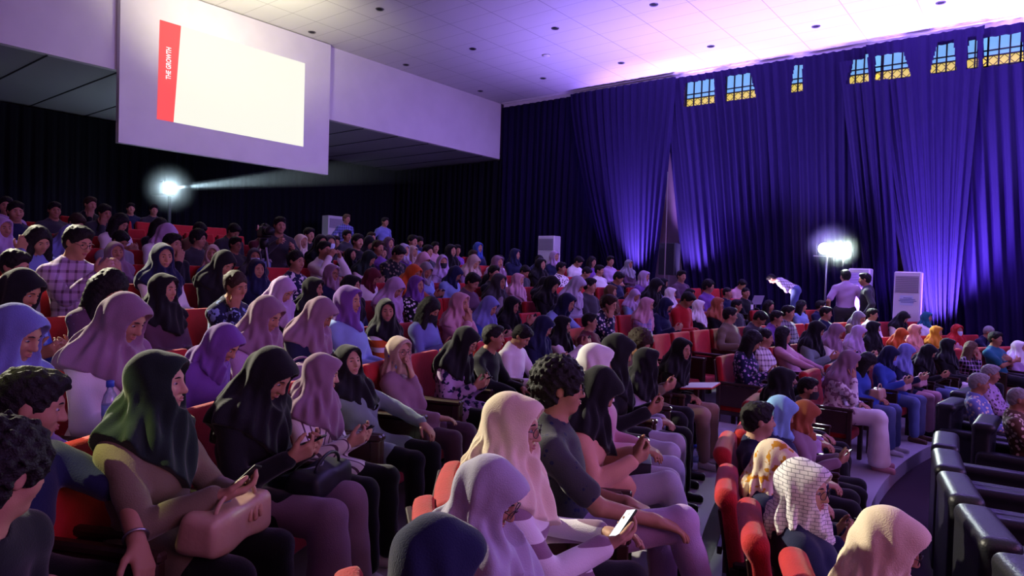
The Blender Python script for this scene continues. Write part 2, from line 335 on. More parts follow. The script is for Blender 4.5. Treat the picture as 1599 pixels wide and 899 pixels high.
def add_hand(v, A, sd, h):
    W, f, n, c = A['W'], A['f'], A['n'], A['curl']; s = np.cross(f, n)*(-sd)      # s points to the thumb side
    mr = max(.0078, h*.85); kn = []
    v.cone(W-f*.01, W+f*.03, .024, .022, .02)
    for i, (o, L) in enumerate(((.029, .074), (.0095, .083), (-.010, .077), (-.029, .060))):
        K = W+f*(.090-.004*abs(i-1))+s*o; v.cone(W+f*.015+s*o*.65, K, .0165, .0125, .012)
        a = 0; p0 = K
        for q, (fr, ba) in enumerate(((.45, .75), (.30, 1.0), (.25, .8))):
            a += c*ba*(1+.12*i); d = math.cos(a)*f+math.sin(a)*n; p1 = p0+d*L*fr+s*(o*.06); v.cone(p0, p1, max(.0098-.0009*q, mr), max(.0092-.0011*q, mr), .003); p0 = p1
    b = W+f*.02+s*.02; d = nrm(.62*f+.72*s+.25*n); p1 = b+d*.042; v.cone(b, p1, .0165, .0125, .012)
    d = nrm(.85*f+.35*s+.45*n); p2 = p1+d*.034; v.cone(p1, p2, max(.0115, mr), max(.0105, mr), .004); v.cone(p2, p2+nrm(.9*f+.05*s+.5*n)*.026, max(.0105, mr), max(.0085, mr), .004)
HS = .91                                      # head size
def head_sdf(v, J, male, ears):
    hc, hm = J['hc'], J['hm']; q = lambda x, y, z: hc+hm @ (np.array((x, y, z))*HS); e = lambda c, r, k, cut=False: v.ell(q(*c), np.array(r)*HS, hm, k, cut)
    v.cone(J['N']-J['Rt'] @ np.array((0, 0, .05)), q(-.02, 0, -.07), .060 if male else .052, .052 if male else .047, .03)
    e((-.014, 0, .03), (.098, .077, .088), .01); e((.020, 0, -.03), (.068, .062, .088), .035); e((.062, 0, -.092), (.026, .028, .022), .03)
    for s in (1, -1):
        e((.052, s*.036, -.028), (.03, .03, .032), .03); v.cone(q(.083, s*.012, .024), q(.068, s*.046, .022), .010, .008, .018)
    for s in (1, -1): e((.100, s*.031, .003), (.020, .019, .013), .014, True)
    v.cone(q(.087, 0, .012), q(.108, 0, -.030), .008, .0125, .012); e((.098, .012, -.034), (.011, .0085, .008), .006); e((.098, -.012, -.034), (.011, .0085, .008), .006)
    e((.0895, 0, -.0585), (.010, .024, .0075), .008); e((.0875, 0, -.071), (.010, .021, .0075), .008)
    if ears:
        for s in (1, -1): e((-.006, s*.079, -.006), (.020, .010, .031), .008)
CLOTH_CACHE = {}
def wrinkle(v, lo, hi, amp, seed, fr=1.0):
    q = v.sub(lo, hi, 0)
    if q is None: return
    sl, X, Y, Z = q; s = seed
    v.f[sl] += amp*(np.sin((31*X+11*Y+17*Z)*fr+s)*np.sin((23*Z-15*X+9*Y)*fr+2*s)+.6*np.sin((52*Z+20*Y-14*X)*fr+3*s)).astype(np.float32)
def figure(p, h, parts, seed=0):
    """meshes of one posed figure: body, shirt, trousers/skirt, shoes, headwear"""
    J = joints(p); male = p.get('male', 0); hc, hm, N, T, Rt = J['hc'], J['hm'], J['N'], J['T'], J['Rt']
    pts = [hc+hm @ np.array(a) for a in ((.13, 0, 0), (-.15, .14, .15), (-.15, -.14, .15), (0, 0, .17))]+[T((.2, .28, .45)), T((-.2, -.28, .45)), T((-.22, 0, 0)), T((-.2, 0, .2))]
    for k in 'LR':
        A = J[k]; pts += [A['E']-.07, A['E']+.07, A['W']-.13, A['W']+.13]
        hip, K, An, fd = J['leg'+k]; pts += [K-.14, K+.12, An-.12, An+.12, An+fd*.2]
    pts = np.array(pts); lo = pts.min(0)-.03; hi = pts.max(0)+.03; lo[2] = max(lo[2], -.01); out = {'J': J}
    L = {k: (J['leg'+k]) for k in 'LR'}
    # body: one continuous surface, head to feet
    v = Vol(lo, hi, h); torso(v, J, 0, male)
    for sd, k in ((1, 'L'), (-1, 'R')):
        A = J[k]; v.cone(A['S'], A['E'], .046 if male else .040, .037 if male else .033, .03); v.cone(A['E'], A['W'], .037 if male else .033, .025 if male else .022, .01); add_hand(v, A, sd, h)
        hip, K, An, fd = L[k]; v.cone(hip, K, .080, .052, .03); v.cone(K, K+(An-K)*.35, .050, .050, .01); v.cone(K+(An-K)*.35, An, .050, .033, .01)
        v.cone(An+np.array((-.02, 0, -.045)), An+fd*.13+np.array((0, 0, -.06)), .030, .024, .03)
    head_sdf(v, J, male, p.get('hw') not in ('H', 'K')); out['body'] = v.mesh('body')
    # shirt
    v = Vol(lo, hi, h*1.15); g = .016+max(0, h-.007)*.6; torso(v, J, g, male); slv = p.get('sleeve', 1.0)
    for k in 'LR':
        A = J[k]; r0 = .050+g*.35
        if slv < .6: v.cone(A['S'], A['S']+(A['E']-A['S'])*.75, r0+.004, .058, .03)
        else:
            v.cone(A['S'], A['E'], r0, .046+g*.4, .03); v.cone(A['E'], A['E']+(A['W']-A['E'])*.93, .046+g*.4, .036+g*.4, .012)
        if p.get('tunic', not male):
            hip, K, An, fd = L[k]; v.cone(hip, hip+(K-hip)*.55, .100+g*.5, .085+g*.5, .05)
    wrinkle(v, lo, hi, .0032, seed)
    v.cone(T((.02, 0, .49)), T((.03, 0, .60)), .056, .075, 0, True)
    if male: v.cone(T((.055, 0, .475)), T((.012, .05, .487)), .012, .014, .01); v.cone(T((.055, 0, .475)), T((.012, -.05, .487)), .012, .014, .01)
    if p.get('tunic', not male) is False or male:
        pass
    out['shirt'] = v.mesh('shirt')
    # trousers or skirt
    v = Vol((lo[0], lo[1], lo[2]), (hi[0], hi[1], J['hz']+.22), h*1.3); bt = p.get('bot', 'pants'); g = .014+max(0, h-.007)*.6
    v.ell(T((0, 0, .0)), (.118+g, .168+g, .12+g), Rt, .03)
    for k in 'LR':
        hip, K, An, fd = L[k]; e = An+np.array((0, 0, .03))
        if bt == 'wide': v.cone(hip, K, .088+g, .068+g, .05); v.cone(K, e, .066+g, .095+g, .02)
        elif bt == 'skirt': v.cone(hip, K, .090+g, .066+g, .11); v.cone(K, e, .066+g, .095+g, .12)
        else: v.cone(hip, K, .084+g, .056+g, .05); v.cone(K, e, .055+g, .044+g, .02)
    wrinkle(v, lo, hi, .0030, seed+1, .8)
    q = v.sub((-9, -9, -9), (9, 9, 9), 0)[0]; v.f[:, :, v.ax[2] < .055] = np.maximum(v.f[:, :, v.ax[2] < .055], .002)
    if p.get('legs') != 'stand': v.op((J['hz']+.075-v.ax[2])[None, None, :]*np.ones_like(v.f)*-1, (slice(None),)*3, .01) if False else None
    out['trousers'] = v.mesh('trousers')
    for sd, k in ((1, 'L'), (-1, 'R')):
        hip, K, An, fd = L[k]; hx = max(h, .008); v = Vol(np.minimum(An, An+fd*.2)-.11, np.maximum(An, An+fd*.2)+.08, hx)
        up = nrm(np.cross(fd, np.cross((An-K)*-1, fd))); b = An-up*.052
        v.cone(b-fd*.045, b+fd*.135-up*.004, .036, .031, .02); v.cone(b-fd*.03+up*.02, b+fd*.05, .037, .03, .02)
        v.cone(b-fd*.05-up*.026, b+fd*.145-up*.026, .020, .020, .008); out['shoe'+k] = v.mesh('shoe')
    # headwear
    hw = p.get('hw', 'S'); fold = p.get('fold', 1.0)
    if hw in ('H', 'K'):
        lo2 = np.minimum.reduce([hc-.2, T((-.24, -.27, .06)), T((-.24, .27, .06)), T((.26, 0, .06))]); hi2 = np.maximum.reduce([hc+.2, T((.26, .27, .5)), T((.26, -.27, .5)), T((-.24, 0, .5))]); v = Vol(lo2, hi2, h)
        q_ = lambda x, y, z: hc+hm @ (np.array((x, y, z))*HS)
        v.ell(q_(-.019, 0, .020), np.array((.110, .090, .113))*HS, hm, .02); v.ell(q_(.035, 0, -.012), np.array((.084, .083, .112))*HS, hm, .03)
        v.cone(q_(-.03, 0, -.03), N+Rt @ np.array((-.02, 0, .0)), .080, .080, .05); v.cone(q_(.02, 0, -.085), N+Rt @ np.array((.035, 0, -.02)), .072, .078, .05)
        v.ell(q_(.062, 0, .062), np.array((.062, .066, .052))*HS, hm, .03)
        sh = .135 if hw == 'H' else .07
        for s in (1, -1): v.cone(N+Rt @ np.array((-.015, s*.03, -.01)), T((-.01, s*sh, .405)), .088, .086 if hw == 'H' else .075, .05)
        if hw == 'H':
            for s in (1, -1): v.cone(N+Rt @ np.array((-.025, s*.03, .04)), T((-.02, s*.12, .40)), .062, .078, .05)
            v.cone(N+Rt @ np.array((.04, 0, -.02)), T((.09, 0, .22)), .09, .095, .06); v.cone(N+Rt @ np.array((-.03, 0, -.02)), T((-.07, 0, .25)), .095, .095, .06)
            for s in (1, -1): v.cone(T((.05, s*.04, .40)), T((.08, s*.085, .24)), .08, .078, .05); v.cone(T((-.03, s*.05, .40)), T((-.045, s*.11, .27)), .09, .075, .05); v.cone(T((0, s*sh, .405)), T((.0, s*(sh+.055), .31)), .08, .065, .04)
        else: v.cone(N+Rt @ np.array((.05, -.02, -.02)), T((.095, .03, .33)), .075, .06, .04)
        sl, X, Y, Z = v.sub((-9, -9, -9), (9, 9, 9), 0); dx, dy, dz = X-N[0], Y-N[1], Z-N[2]
        ph = np.arctan2(dy, dx+.02); below = np.clip((hc[2]-.02-Z)/.12, 0, 1); rs = random.Random(int(seed*97)); a1, a2 = rs.uniform(0, 6), rs.uniform(0, 6)
        v.f += (fold*below*(.0105*np.sin(9*ph+14*dz+a1+1.5*np.sin(3*ph+a2))+.006*np.sin(17*ph-22*dz+a2))).astype(np.float32)
        qx = (X-hc[0])*hm[0, 0]+(Y-hc[1])*hm[1, 0]+(Z-hc[2])*hm[2, 0]; qz = (X-hc[0])*hm[0, 2]+(Y-hc[1])*hm[1, 2]+(Z-hc[2])*hm[2, 2]; qy = (X-hc[0])*hm[0, 1]+(Y-hc[1])*hm[1, 1]+(Z-hc[2])*hm[2, 1]
        side = np.clip((-.0-qx)/.05+.6, 0, 1)*np.clip((.09-qz)/.08, 0, 1)
        v.f += (fold*side*.0062*np.sin(75*(qx*.85+qz*.45)+a1+8*np.abs(qy))).astype(np.float32)
        # hem: the cloth ends, lower in front and behind than over the shoulders
        tx = (X-J['H0'][0])*Rt[0, 0]+(Y-J['H0'][1])*Rt[1, 0]+(Z-J['H0'][2])*Rt[2, 0]; ty = (X-J['H0'][0])*Rt[0, 1]+(Y-J['H0'][1])*Rt[1, 1]+(Z-J['H0'][2])*Rt[2, 1]; tz = (X-J['H0'][0])*Rt[0, 2]+(Y-J['H0'][1])*Rt[1, 2]+(Z-J['H0'][2])*Rt[2, 2]
        hem = (.225 if hw == 'H' else .36)+np.abs(ty)*p.get('hemk', .78)+.012*np.sin(30*ty+a1); v.f = np.maximum(v.f, (hem-tz).astype(np.float32))
        # face opening
        d = []
        for c, r in (((.120, 0, -.004), (.104, .0705, .092)), ((.135, 0, -.02), (.108, .064, .087))): v.ell(q_(*c), np.array(r)*HS, hm, .006, True)
        out['head'] = v.mesh('hijab')
    elif hw in 'SCLBZ':
        lo2 = hc-.22; hi2 = hc+.2; lo2[2] -= .30 if hw in 'LB' else 0
        if hw == 'L': lo2 -= .06; hi2[:2] += .06
        v = Vol(lo2, hi2, h); q_ = lambda x, y, z: hc+hm @ (np.array((x, y, z))*HS); g = {'S': .010, 'C': .030, 'L': .018, 'B': .010, 'Z': .004}[hw]
        v.ell(q_(-.016, 0, .036), np.array((.100+g, .079+g, .090+g))*HS, hm, .02); v.ell(q_(-.04, 0, -.005), np.array((.070+g, .073+g*.8, .085+g))*HS, hm, .02)
        if hw == 'S': v.ell(q_(.045, .01, .095), np.array((.055, .06, .030))*HS, hm, .03)
        if hw == 'L':
            for s in (1, -1): v.cone(q_(-.01, s*.07, .02), T((.035, s*.10, .36)), .048, .04, .03); v.cone(q_(-.05, s*.05, -.02), T((-.06, s*.07, .32)), .07, .06, .03)
        if hw == 'B': v.ell(q_(-.115, 0, .03), np.array((.042, .045, .042))*HS, hm, .01)
        q2 = v.sub((-9, -9, -9), (9, 9, 9), 0); sl, X, Y, Z = q2; am = .0075 if hw == 'C' else .0045
        v.f += (am*np.sin(130*X+20*Z+seed)*np.sin(125*Y-25*X+seed)*np.sin(120*Z+30*Y)*1.5+am*.35*np.sin(170*X+60*Y)*np.sin(150*Y+90*Z)).astype(np.float32)
        v.ell(q_(.118, 0, -.038), np.array((.088, .072, .108))*HS, hm, .008, True)
        if hw in 'SCBZ':
            v.ell(q_(.06, 0, -.09), np.array((.11, .12, .085))*HS, hm, .01, True); v.ell(q_(-.03, 0, -.165), np.array((.14, .14, .085))*HS, hm, .01, True)
            for s in (1, -1): v.ell(q_(-.004, s*.10, -.02), np.array((.024, .035, .036))*HS, hm, .004, True)
        out['head'] = v.mesh('hair')
    return out
# face parts in head coordinates, shared by everyone
def ball(c, r, n=10, m=14, name='eye', split=False):
    b = MB(); rows = []
    for i in range(n+1):
        a = math.pi*i/n; rows.append([(c[0]+r[0]*math.cos(a), c[1]+r[1]*math.sin(a)*math.cos(2*math.pi*k/m), c[2]+r[2]*math.sin(a)*math.sin(2*math.pi*k/m)) for k in range(m+1)])
    for i in range(n):
        b.cur = 1 if split and i < 3 else 0; b.grid([rows[i], rows[i+1]])
    return b.mesh(name, True)
ME_eye = {s: ball((.0775, s*.031, .0025), (.0125, .0120, .0058), name='eye', split=True) for s in (1, -1)}
def brow(s):
    b = MB(); b.tube([(.0935, s*.012, .0235), (.0925, s*.026, .0275), (.082, s*.043, .0245)], [.003, .0036, .0018], 6); return b.mesh('eyebrow', True)
ME_brow = {s: brow(s) for s in (1, -1)}
def lips():
    b = MB()
    for z, r in ((-.0585, .0048), (-.0685, .0052)):
        b.tube([(.0885, -.0215, -.0635), (.0965, -.011, z), (.0985, 0, z+(.0005 if z > -.06 else -.001)), (.0965, .011, z), (.0885, .0215, -.0635)], [.0012, r*.8, r, r*.8, .0012], 6)
    return b.mesh('lips', True)
ME_lips = lips()
def specs():
    b = MB()
    for s in (1, -1):
        b.tube([(.113-.004*math.cos(a)**2-.012*(1+math.cos(a)*s)*.5*.8, s*.034+.026*math.cos(a), .0+.020*math.sin(a)) for a in np.linspace(0, 2*math.pi, 17)], .0018, 5, False)
        b.tube([(.103, s*.060, .006), (.06, s*.076, .008), (-.005, s*.084, .004), (-.02, s*.082, -.012)], .0018, 5)
    b.tube([(.113, .010, .004), (.116, 0, .008), (.113, -.010, .004)], .0018, 5); return b.mesh('spectacles', True)
ME_specs = specs()
def maskm():
    b = MB(); P_ = []
    for i in range(9):
        a = R(-75+150*i/8); P_.append([(.015+.098*math.cos(a)**.8+(.016 if j == 1 else 0)*math.cos(a), .072*math.sin(a), (-.015, -.05, -.105)[j]+(.006*math.cos(a) if j == 0 else 0)) for j in range(3)])
    b.grid(P_); return b.mesh('face_mask', True)
ME_mask = maskm(); M_mask = mat('mask_cloth', (.55, .68, .85), .8); M_maskk = mat('mask_cloth_dark', (.02, .02, .025), .8)
POSES = dict(
  lap=dict(), look=dict(lean=-13, armL='lap', armR='arm'), fold=dict(lean=-12, armL='fold', armR='fold', hp=2),
  phone=dict(lean=-2, armL='phone', armR='phone', hp=32), down=dict(lean=2, armL='lap', armR='lap', hp=40), read=dict(lean=14, armL='thigh', armR='lap', hp=42),
  chin=dict(lean=4, armR='chin', armL='lap', hp=8), face=dict(lean=8, armR='face', armL='lap', hp=18, hr=8), mouth=dict(lean=0, armL='mouth', armR='mouth', hp=4),
  lean=dict(lean=28, armL='knee', armR='knee', hp=22), photo=dict(lean=-4, armL='photo', armR='photo', hp=4), phoneup=dict(lean=-6, armL='phoneup', armR='phoneup', hp=18),
  slouch=dict(lean=-22, armL='thigh', armR='lap', hp=2), head=dict(lean=4, armR='head', armL='phone', hp=28, hr=10),
  stand=dict(legs='stand', lean=2, armL='side', armR='side', hp=4), bow=dict(legs='stand', lean=62, armL='front', armR='front', hp=55))
FIG = {}
def get_fig(key, p, h, seed):
    if key not in FIG: FIG[key] = figure(p, h, None, seed)
    return FIG[key]
def m4(M3, t): return Matrix([[M3[0][0], M3[0][1], M3[0][2], t[0]], [M3[1][0], M3[1][1], M3[1][2], t[1]], [M3[2][0], M3[2][1], M3[2][2], t[2]], [0, 0, 0, 1]])
def place_person(label, fig, p, loc, rz, sc, headcol, top, bot, shoe, face, gl, mk, skin, group):
    r = empty('person', loc, rz); r.scale = (sc,)*3; tag(r, label, 'person', group)
    J = fig['J']; body = link('body', fig['body'], r, M_skin[skin])
    link('shirt', fig['shirt'], r, fabric(top)); link('skirt' if p.get('bot') == 'skirt' else 'trousers', fig['trousers'], r, fabric(bot))
    for k in 'LR': link('shoe', fig['shoe'+k], r, M_shoe[shoe])
    hw = p['hw']
    if hw in ('H', 'K'): link('hijab', fig['head'], r, fabric(headcol))
    else: link('hair', fig['head'], r, M_hair[headcol])
    Hm = m4(J['hm']*HS, J['hc'])
    def hp(name, me, mats, par=None): o = link(name, me, par or r, mats); o.matrix_local = Hm; return o
    if face:
        for s in (1, -1): hp('eye', ME_eye[s], [M_eyew, M_iris], body); hp('eyebrow', ME_brow[s], M_brow, body)
        if not mk: hp('lips', ME_lips, M_lip, body)
    if gl: hp('spectacles', ME_specs, M_lens)
    if mk: hp('face_mask', ME_mask, M_maskk if mk == 'k' else M_mask)
    return r
# ------------------------------------------------------------------ the audience: where each head is seen, what is worn, what the person does
# (x, y, headwear[+M man, g spectacles, x/k mask], head colour, top, bottom, pose, head turn, options)
PEOPLE = [
(12,321,'SM','hairblack','lilac','charcoal','lap',-30,{}), (19,335,'SM','hairblack','blue','charcoal','lap',-20,dict(lab='young man in open blue shirt over dark tee at far left')),
(65,342,'S','hairblack','pink','charcoal','lap',0,{}), (91,336,'SM','hairblack','navy','charcoal','look',-10,{}), (104,330,'SM','hairblack','charcoal','black','lap',-10,{}),
(110,347,'S','hairbrown','brown','black','down',0,{}), (141,319,'SM','hairbrown','black','black','chin',0,{}), (144,330,'SM','hairblack','charcoal','black','face',0,{}),
(164,346,'L','hairblack','white','black','phone',20,{}), (60,375,'L','hairblack','periwinkle','charcoal','head',10,dict(lab='long-haired woman in lavender jacket propping her head on a hand',it='phone')),
(127,364,'H','lilac','lilac','navy','look',10,dict(lab='woman in pale lilac hijab behind the man in spectacles and plaid')), (176,371,'H','periwinkle','lightblue','charcoal','down',10,dict(lab='woman in light blue hijab and light blue top looking down')),
(119,397,'SMg','hairblack','plaid:lilac:plum','charcoal','phoneup',15,dict(lab='heavy man with spectacles in checked shirt holding a snack',sc=1.08,it='snack')),
(190,394,'H','mauve','plum','plum','fold',-15,dict(lab='woman in mauve hijab and plum top leaning back with folded arms')),
(27,415,'SM','hairblack','grey','charcoal','face',20,dict(lab='hunched man in grey sweater resting his face on a hand at left edge')), (3,455,'Lg','hairblack','plum','black','phoneup',20,dict(lab='woman with spectacles at left edge holding up a phone',it='phone')),
(100,450,'K','black','floral:blue:lightblue','navy','phone',25,dict(lab='woman in black hijab and blue patterned shirt seen from the side')),
(188,450,'L','hairblack','dots:plum:lilac','navy','down',10,dict(lab='woman with long black hair looking down in mauve dotted dress')),
(158,508,'H','periwinkle','plaid:lilac:periwinkle','navy','down',25,dict(lab='woman in bright blue hijab and checked sleeves looking down',hp=24)),
(-8,500,'SM','hairblack','plaid:navy:lilac','denim','lap',15,dict(lab='man in navy checked shirt and blue jeans at left edge',armL='knee',armR='thigh',sleeve=1)),
(48,632,'SM','hairblack','navy','black','lean',40,dict(d=2.15,solo=1,lab='man in dark polo with hand on his knee at lower left',row='A',lean=6,hp=14,armL=((.44,.10,.70),(.6,-.35,-.7),(-.5,-.1,-.8),.45,(-.2,.8,.2)),armR='thigh',sleeve=.5,bangle=1)),
(2,738,'CM','hairblack','black','black','lap',78,dict(d=1.6,solo=1,lab='curly-haired person in black seen from behind at bottom left corner',row='A',lean=16,hp=12)),
(275,590,'H','darkgreen','olive','black','lap',17,dict(lab='woman in dark green hijab and olive shirt with tan handbag on her lap',row='A',hp=2,lean=-3,tunic=True,hemk=1.25,armR=((.33,-.08,.79),(.75,.62,.12),(-.2,.3,.9),.55,(-.4,-.5,-.6)),armL=((.30,.12,.73),(.7,-.6,0),(0,-.2,-1),.4,(-.3,.5,-.6)),it='phone',skin=2)),
(425,582,'H','black','black','mauve','phone',10,dict(lab='woman in black hijab and wide mauve trousers tapping her phone',row='A',hp=38,lean=4,bot='wide',kneeL=(.10,.47,.02),kneeR=(.14,.50,.02),it='phone')),
(488,590,'H','mauve','stripe:white:plum','black','phone',30,dict(lab='woman in dusty mauve hijab and striped white blouse with phone',row='A',hp=14,lean=-2,it='phone',skin=2)),
(590,578,'H','black','tealgrey','black','chin',-22,dict(lab='smiling woman in black hijab and teal grey shirt with hand at chin',row='A',lean=-20,hp=-6,armL='knee',armR='chin',skin=2)),
(622,572,'Kg','beige','mauve','plum','mouth',-20,dict(lab='woman with spectacles in beige hijab drinking from a bottle',row='A',lean=-16,hp=2,armR='lap',armL='mouth',it='bottleup',skin=2)),
(690,540,'Hg','black','floral:lilac:navy','black','phone',5,dict(lab='woman in black hijab and lilac flowered blouse bent over phone',row='A',hp=30,lean=8,it='phone')),
(780,525,'SM','hairblack','black','black','lean',30,dict(lab='dark-haired man in black shirt whispering to the man in white',row='A',lean=8,hp=4,armL='thigh')),
(812,528,'SM','hairblack','white','charcoal','read',10,dict(lab='dark-haired man in white shirt looking down at papers',row='A',hp=38,it='paper',lean=4)),
(846,510,'H','navy','navy','navy','phone',20,dict(lab='woman in long navy hijab next to the man in white',row='A')),
(878,518,'H','black','white','black','phoneup',20,dict(lab='woman in black hijab with white cuffs raising her phone',row='A',it='phone',hp=6)),
(920,520,'SMg','hairblack','maroon','black','look',20,dict(lab='man with spectacles in maroon shirt facing the stage',row='A',hp=2)),
(998,537,'C','hairbrown','olive','black','phone',-25,dict(d=5.6,lab='curly-haired woman in dark olive top looking down',row='B',hp=30)),
(960,550,'H','black','black','lavendergrey','phone',25,dict(d=4.5,lab='woman in black hijab and black jacket reading her phone by the aisle row',row='B',hp=22)),
(1022,560,'H','black','lavendergrey','black','lap',30,dict(d=5.3,lab='woman in black hijab and grey cardigan with snack box',row='B',lean=10,hp=2)),
(1048,566,'H','black','black','khaki','lap',-25,dict(d=5.75,lab='smiling woman in black hijab with red folder beside the aisle',row='B',lean=14,hp=6,shoe='white',it='folder',kneeL=(.12,.46,0))),
(927,568,'K','pink','pink','lavendergrey','lap',25,dict(d=4,lab='woman in white ribbed hijab and pink cardigan',row='B',hcol='white',hp=8)),
(938,605,'H','black','peach','lavendergrey','phone',10,dict(rot=7,d=3.5,lab='woman in black hijab and peach shirt with crossed legs looking down',row='B',hp=42,lean=0,kneeR=(.05,.46,.12),footR=(.16,.06,.10),kneeL=(.08,.42,0),it='snackbox',shoe='pink')),
(880,600,'CMg','hairblack','dots:charcoal:navy','lilac','lap',6,dict(rot=9,d=3,lab='man with spectacles in dark dotted shirt and khaki trousers',row='B',hp=2,lean=-8,sleeve=.5,armL='lap',armR='thigh',kneeR=(.06,.48,.10),footR=(.14,.05,.08),shoe='pink')),
(815,650,'Hg','cream','hoop:white:mauve','black','phone',-18,dict(rot=15,d=2.52,lab='woman with spectacles in cream hijab and striped knit top',row='B',hp=6,lean=-9,armL=((.31,.05,.75),(.8,-.4,.15),(-.1,-.4,-.9),.4,(-.3,.5,-.6)),armR=((.29,-.09,.76),(.85,.35,.2),(-.1,.4,.9),.6,(-.3,-.5,-.6)),it='phone',skin=2)),
(765,770,'Hg','lavendergrey','lilac','black','down',-28,dict(solo=1,rot=24,d=1.98,lab='woman in lavender grey hijab bowing her head in the foreground',row='B',hp=30,lean=-18)),
(682,880,'H','navy','navy','black','down',5,dict(solo=1,rot=30,d=1.5,lab='woman in dark navy hijab cut off by the bottom edge',row='B',hp=22,lean=-18)),
(1185,655,'SM','hairgrey','navy','black','lap',15,dict(lean=-12,d=4.36,lab='man with short greying hair in navy jacket in the front row',row='F',hp=0,hcol='hairblack',skin=2)),
(1220,640,'K','skyblue','navy','black','lap',10,dict(d=4.9,lab='woman in shiny sky blue hijab in the front row',row='F',hp=24,lean=-12)), (1258,645,'K','rust','mauve','black','phone',10,dict(d=5.3,lab='woman in rust brown hijab looking at a lit phone',row='F',hp=30,lean=-8,it='lit')),
(1218,597,'H','black','lilac','black','lap',30,dict(lean=-10,d=5.8,lab='woman in black hijab seen from behind in the front row',row='F',hp=10)), (1262,615,'SMk','hairblack','charcoal','black','look',-10,dict(d=6.4,lab='dark-haired man in face mask behind the rust hijab',row='F',lean=6)),
(1210,722,'K','floral:cream:mustard','navy','black','phone',-24,dict(d=3.5,lab='woman in yellow flowered hijab holding a phone in the front row',row='F',hp=26,lean=-12,it='phone')),
(1260,770,'Kg','brick:white:grey','navy','black','lap',-28,dict(d=2.85,lab='woman with spectacles in white brick-patterned hijab and navy jacket',row='F',hp=6,lean=-12,skin=2)),
(1375,830,'Kg','cream','cream','cream','lap',-12,dict(d=2.45,lab='woman in pale cream hijab closest to the camera at bottom right',row='F',hp=20,lean=-8)),
(1325,563,'H','mauve','floral:white:mauve','white','face',20,dict(lab='woman in mauve hijab and white trousers at the end of the raised row',row='F',kneeR=(.10,.48,.03),bot='wide',shoe='pink')),
(1355,565,'L','hairblack','blue','denim','down',15,dict(lab='dark-haired woman in blue between mauve and navy hijabs',row='F',bag='beige')), (1390,553,'K','navy','blue','denim','phone',15,dict(lab='woman in navy hijab and bright blue shirt with pink bag',row='F',bag='pink',shoe='brown')),
(1415,549,'H','periwinkle','navy','pink','phone',30,dict(lab='woman in periwinkle hijab and pink trousers',row='F',shoe='black',it='lit',bag='pink')), (1451,549,'H','black','black','denim','phone',15,dict(lab='woman in black hijab and jeans with a cup',row='F',shoe='black')),
(1485,539,'H','black','black','white','lap',25,dict(lab='taller woman in black hijab and white trousers',row='F')), (1513,544,'L','hairdye','plaid:black:lilac','black','mouth',15,dict(lab='woman with loose brown hair and hand at mouth',row='F',armL='lap')),
(1557,535,'SM','hairblack','teal','black','fold',5,dict(lab='broad man in teal polo shirt',row='F',sleeve=.5,sc=1.06)), (1588,543,'H','white','lilac','lilac','lap',10,dict(lab='woman in white hijab beside the man in teal',row='F')),
(1411,523,'H','orange','rust','black','phone',15,dict(lab='woman in orange hijab',row='R0')), (1426,516,'H','peach','pink','black','lap',10,dict(lab='woman in peach hijab beside the orange hijab',row='R0')), (1462,518,'H','mustard','mustard','black','lap',20,dict(lab='woman in mustard yellow hijab',row='R0')),
(1506,515,'Hx','red','pink','black','look',-10,dict(lab='woman in red hijab and white face mask',row='R0')), (1534,518,'ZM','hairgrey','navy','black','face',15,dict(lab='man with cropped grey hair holding his face',row='R0')),
(1341,519,'H','lilac','lilac','black','phone',20,dict(lab='woman in pale lilac hijab lit from behind',row='R0',hp=26)), (1306,517,'H','mauve','white','black','phone',15,dict(lab='woman in plum mauve hijab and white blouse',row='R0',it='phone')),
(1265,515,'H','black','tealgrey','black','phone',15,dict(lab='woman in black hijab with chin on hand over phone',row='R0',hp=26)), (1234,522,'L','hairblack','pink','lilac','slouch',25,dict(lab='long-haired woman in pink sweater leaning far back',row='R0',armR='knee')),
(1195,527,'B','hairblack','plaid:white:plum','charcoal','lap',15,dict(lab='woman with tied hair in pale checked shirt',row='R0')), (1175,532,'L','hairblack','batik:navy:lilac','black','phone',15,dict(lab='long-haired woman in dark patterned dress at the aisle end',row='R0',it='phone')),
(1364,512,'H','black','black','black','lap',30,dict(lab='woman all in black below the man in white shirt',row='R0')), (1362,491,'SMg','hairblack','white','charcoal','lap',15,dict(lab='man with backlit hair in white shirt')), (1341,495,'K','grey','olive','black','phone',20,dict(lab='woman in grey hijab with brightly backlit outline')),
(1290,489,'SM','hairblack','navy','black','lap',20,dict(lab='young man in navy shirt with backlit hair')), (1254,478,'L','hairblack','lightblue','black','lap',30,dict(lab='woman with tied black hair in light blue shirt')), (1279,478,'S','hairblack','navy','black','lap',40,{}),
(1227,488,'SM','hairblack','plaid:grey:black','black','lap',20,dict(lab='man in grey checked shirt')), (1211,496,'SM','hairblack','purple','black','chin',15,{}), (1192,497,'SM','hairblack','charcoal','black','down',10,{}), (1201,478,'L','hairblack','black','black','lap',0,{}),
(1141,492,'SMg','hairblack','olive','black','look',25,dict(lab='man with spectacles in dark olive jacket')), (1146,477,'SM','hairblack','charcoal','black','lap',30,{}), (1118,474,'H','rust','black','black','lap',15,dict(lab='woman in brown hijab and black dress')), (1094,478,'H','white','black','black','lap',35,dict(lab='woman in white hijab and black dress seen from behind')),
(1092,459,'H','black','lightblue','black','lap',20,{}), (1106,447,'C','hairblack','purple','black','lap',10,{}), (1124,457,'ZM','hairblack','navy','black','lap',10,dict(lab='bald man in navy')), (1159,444,'SM','hairblack','pink','black','down',0,dict(lab='man in magenta shirt at a glowing laptop',it='laptop')), (1152,457,'ZM','hairblack','black','black','lap',-20,dict(lab='cropped-haired man with white name badge',badge=1)),
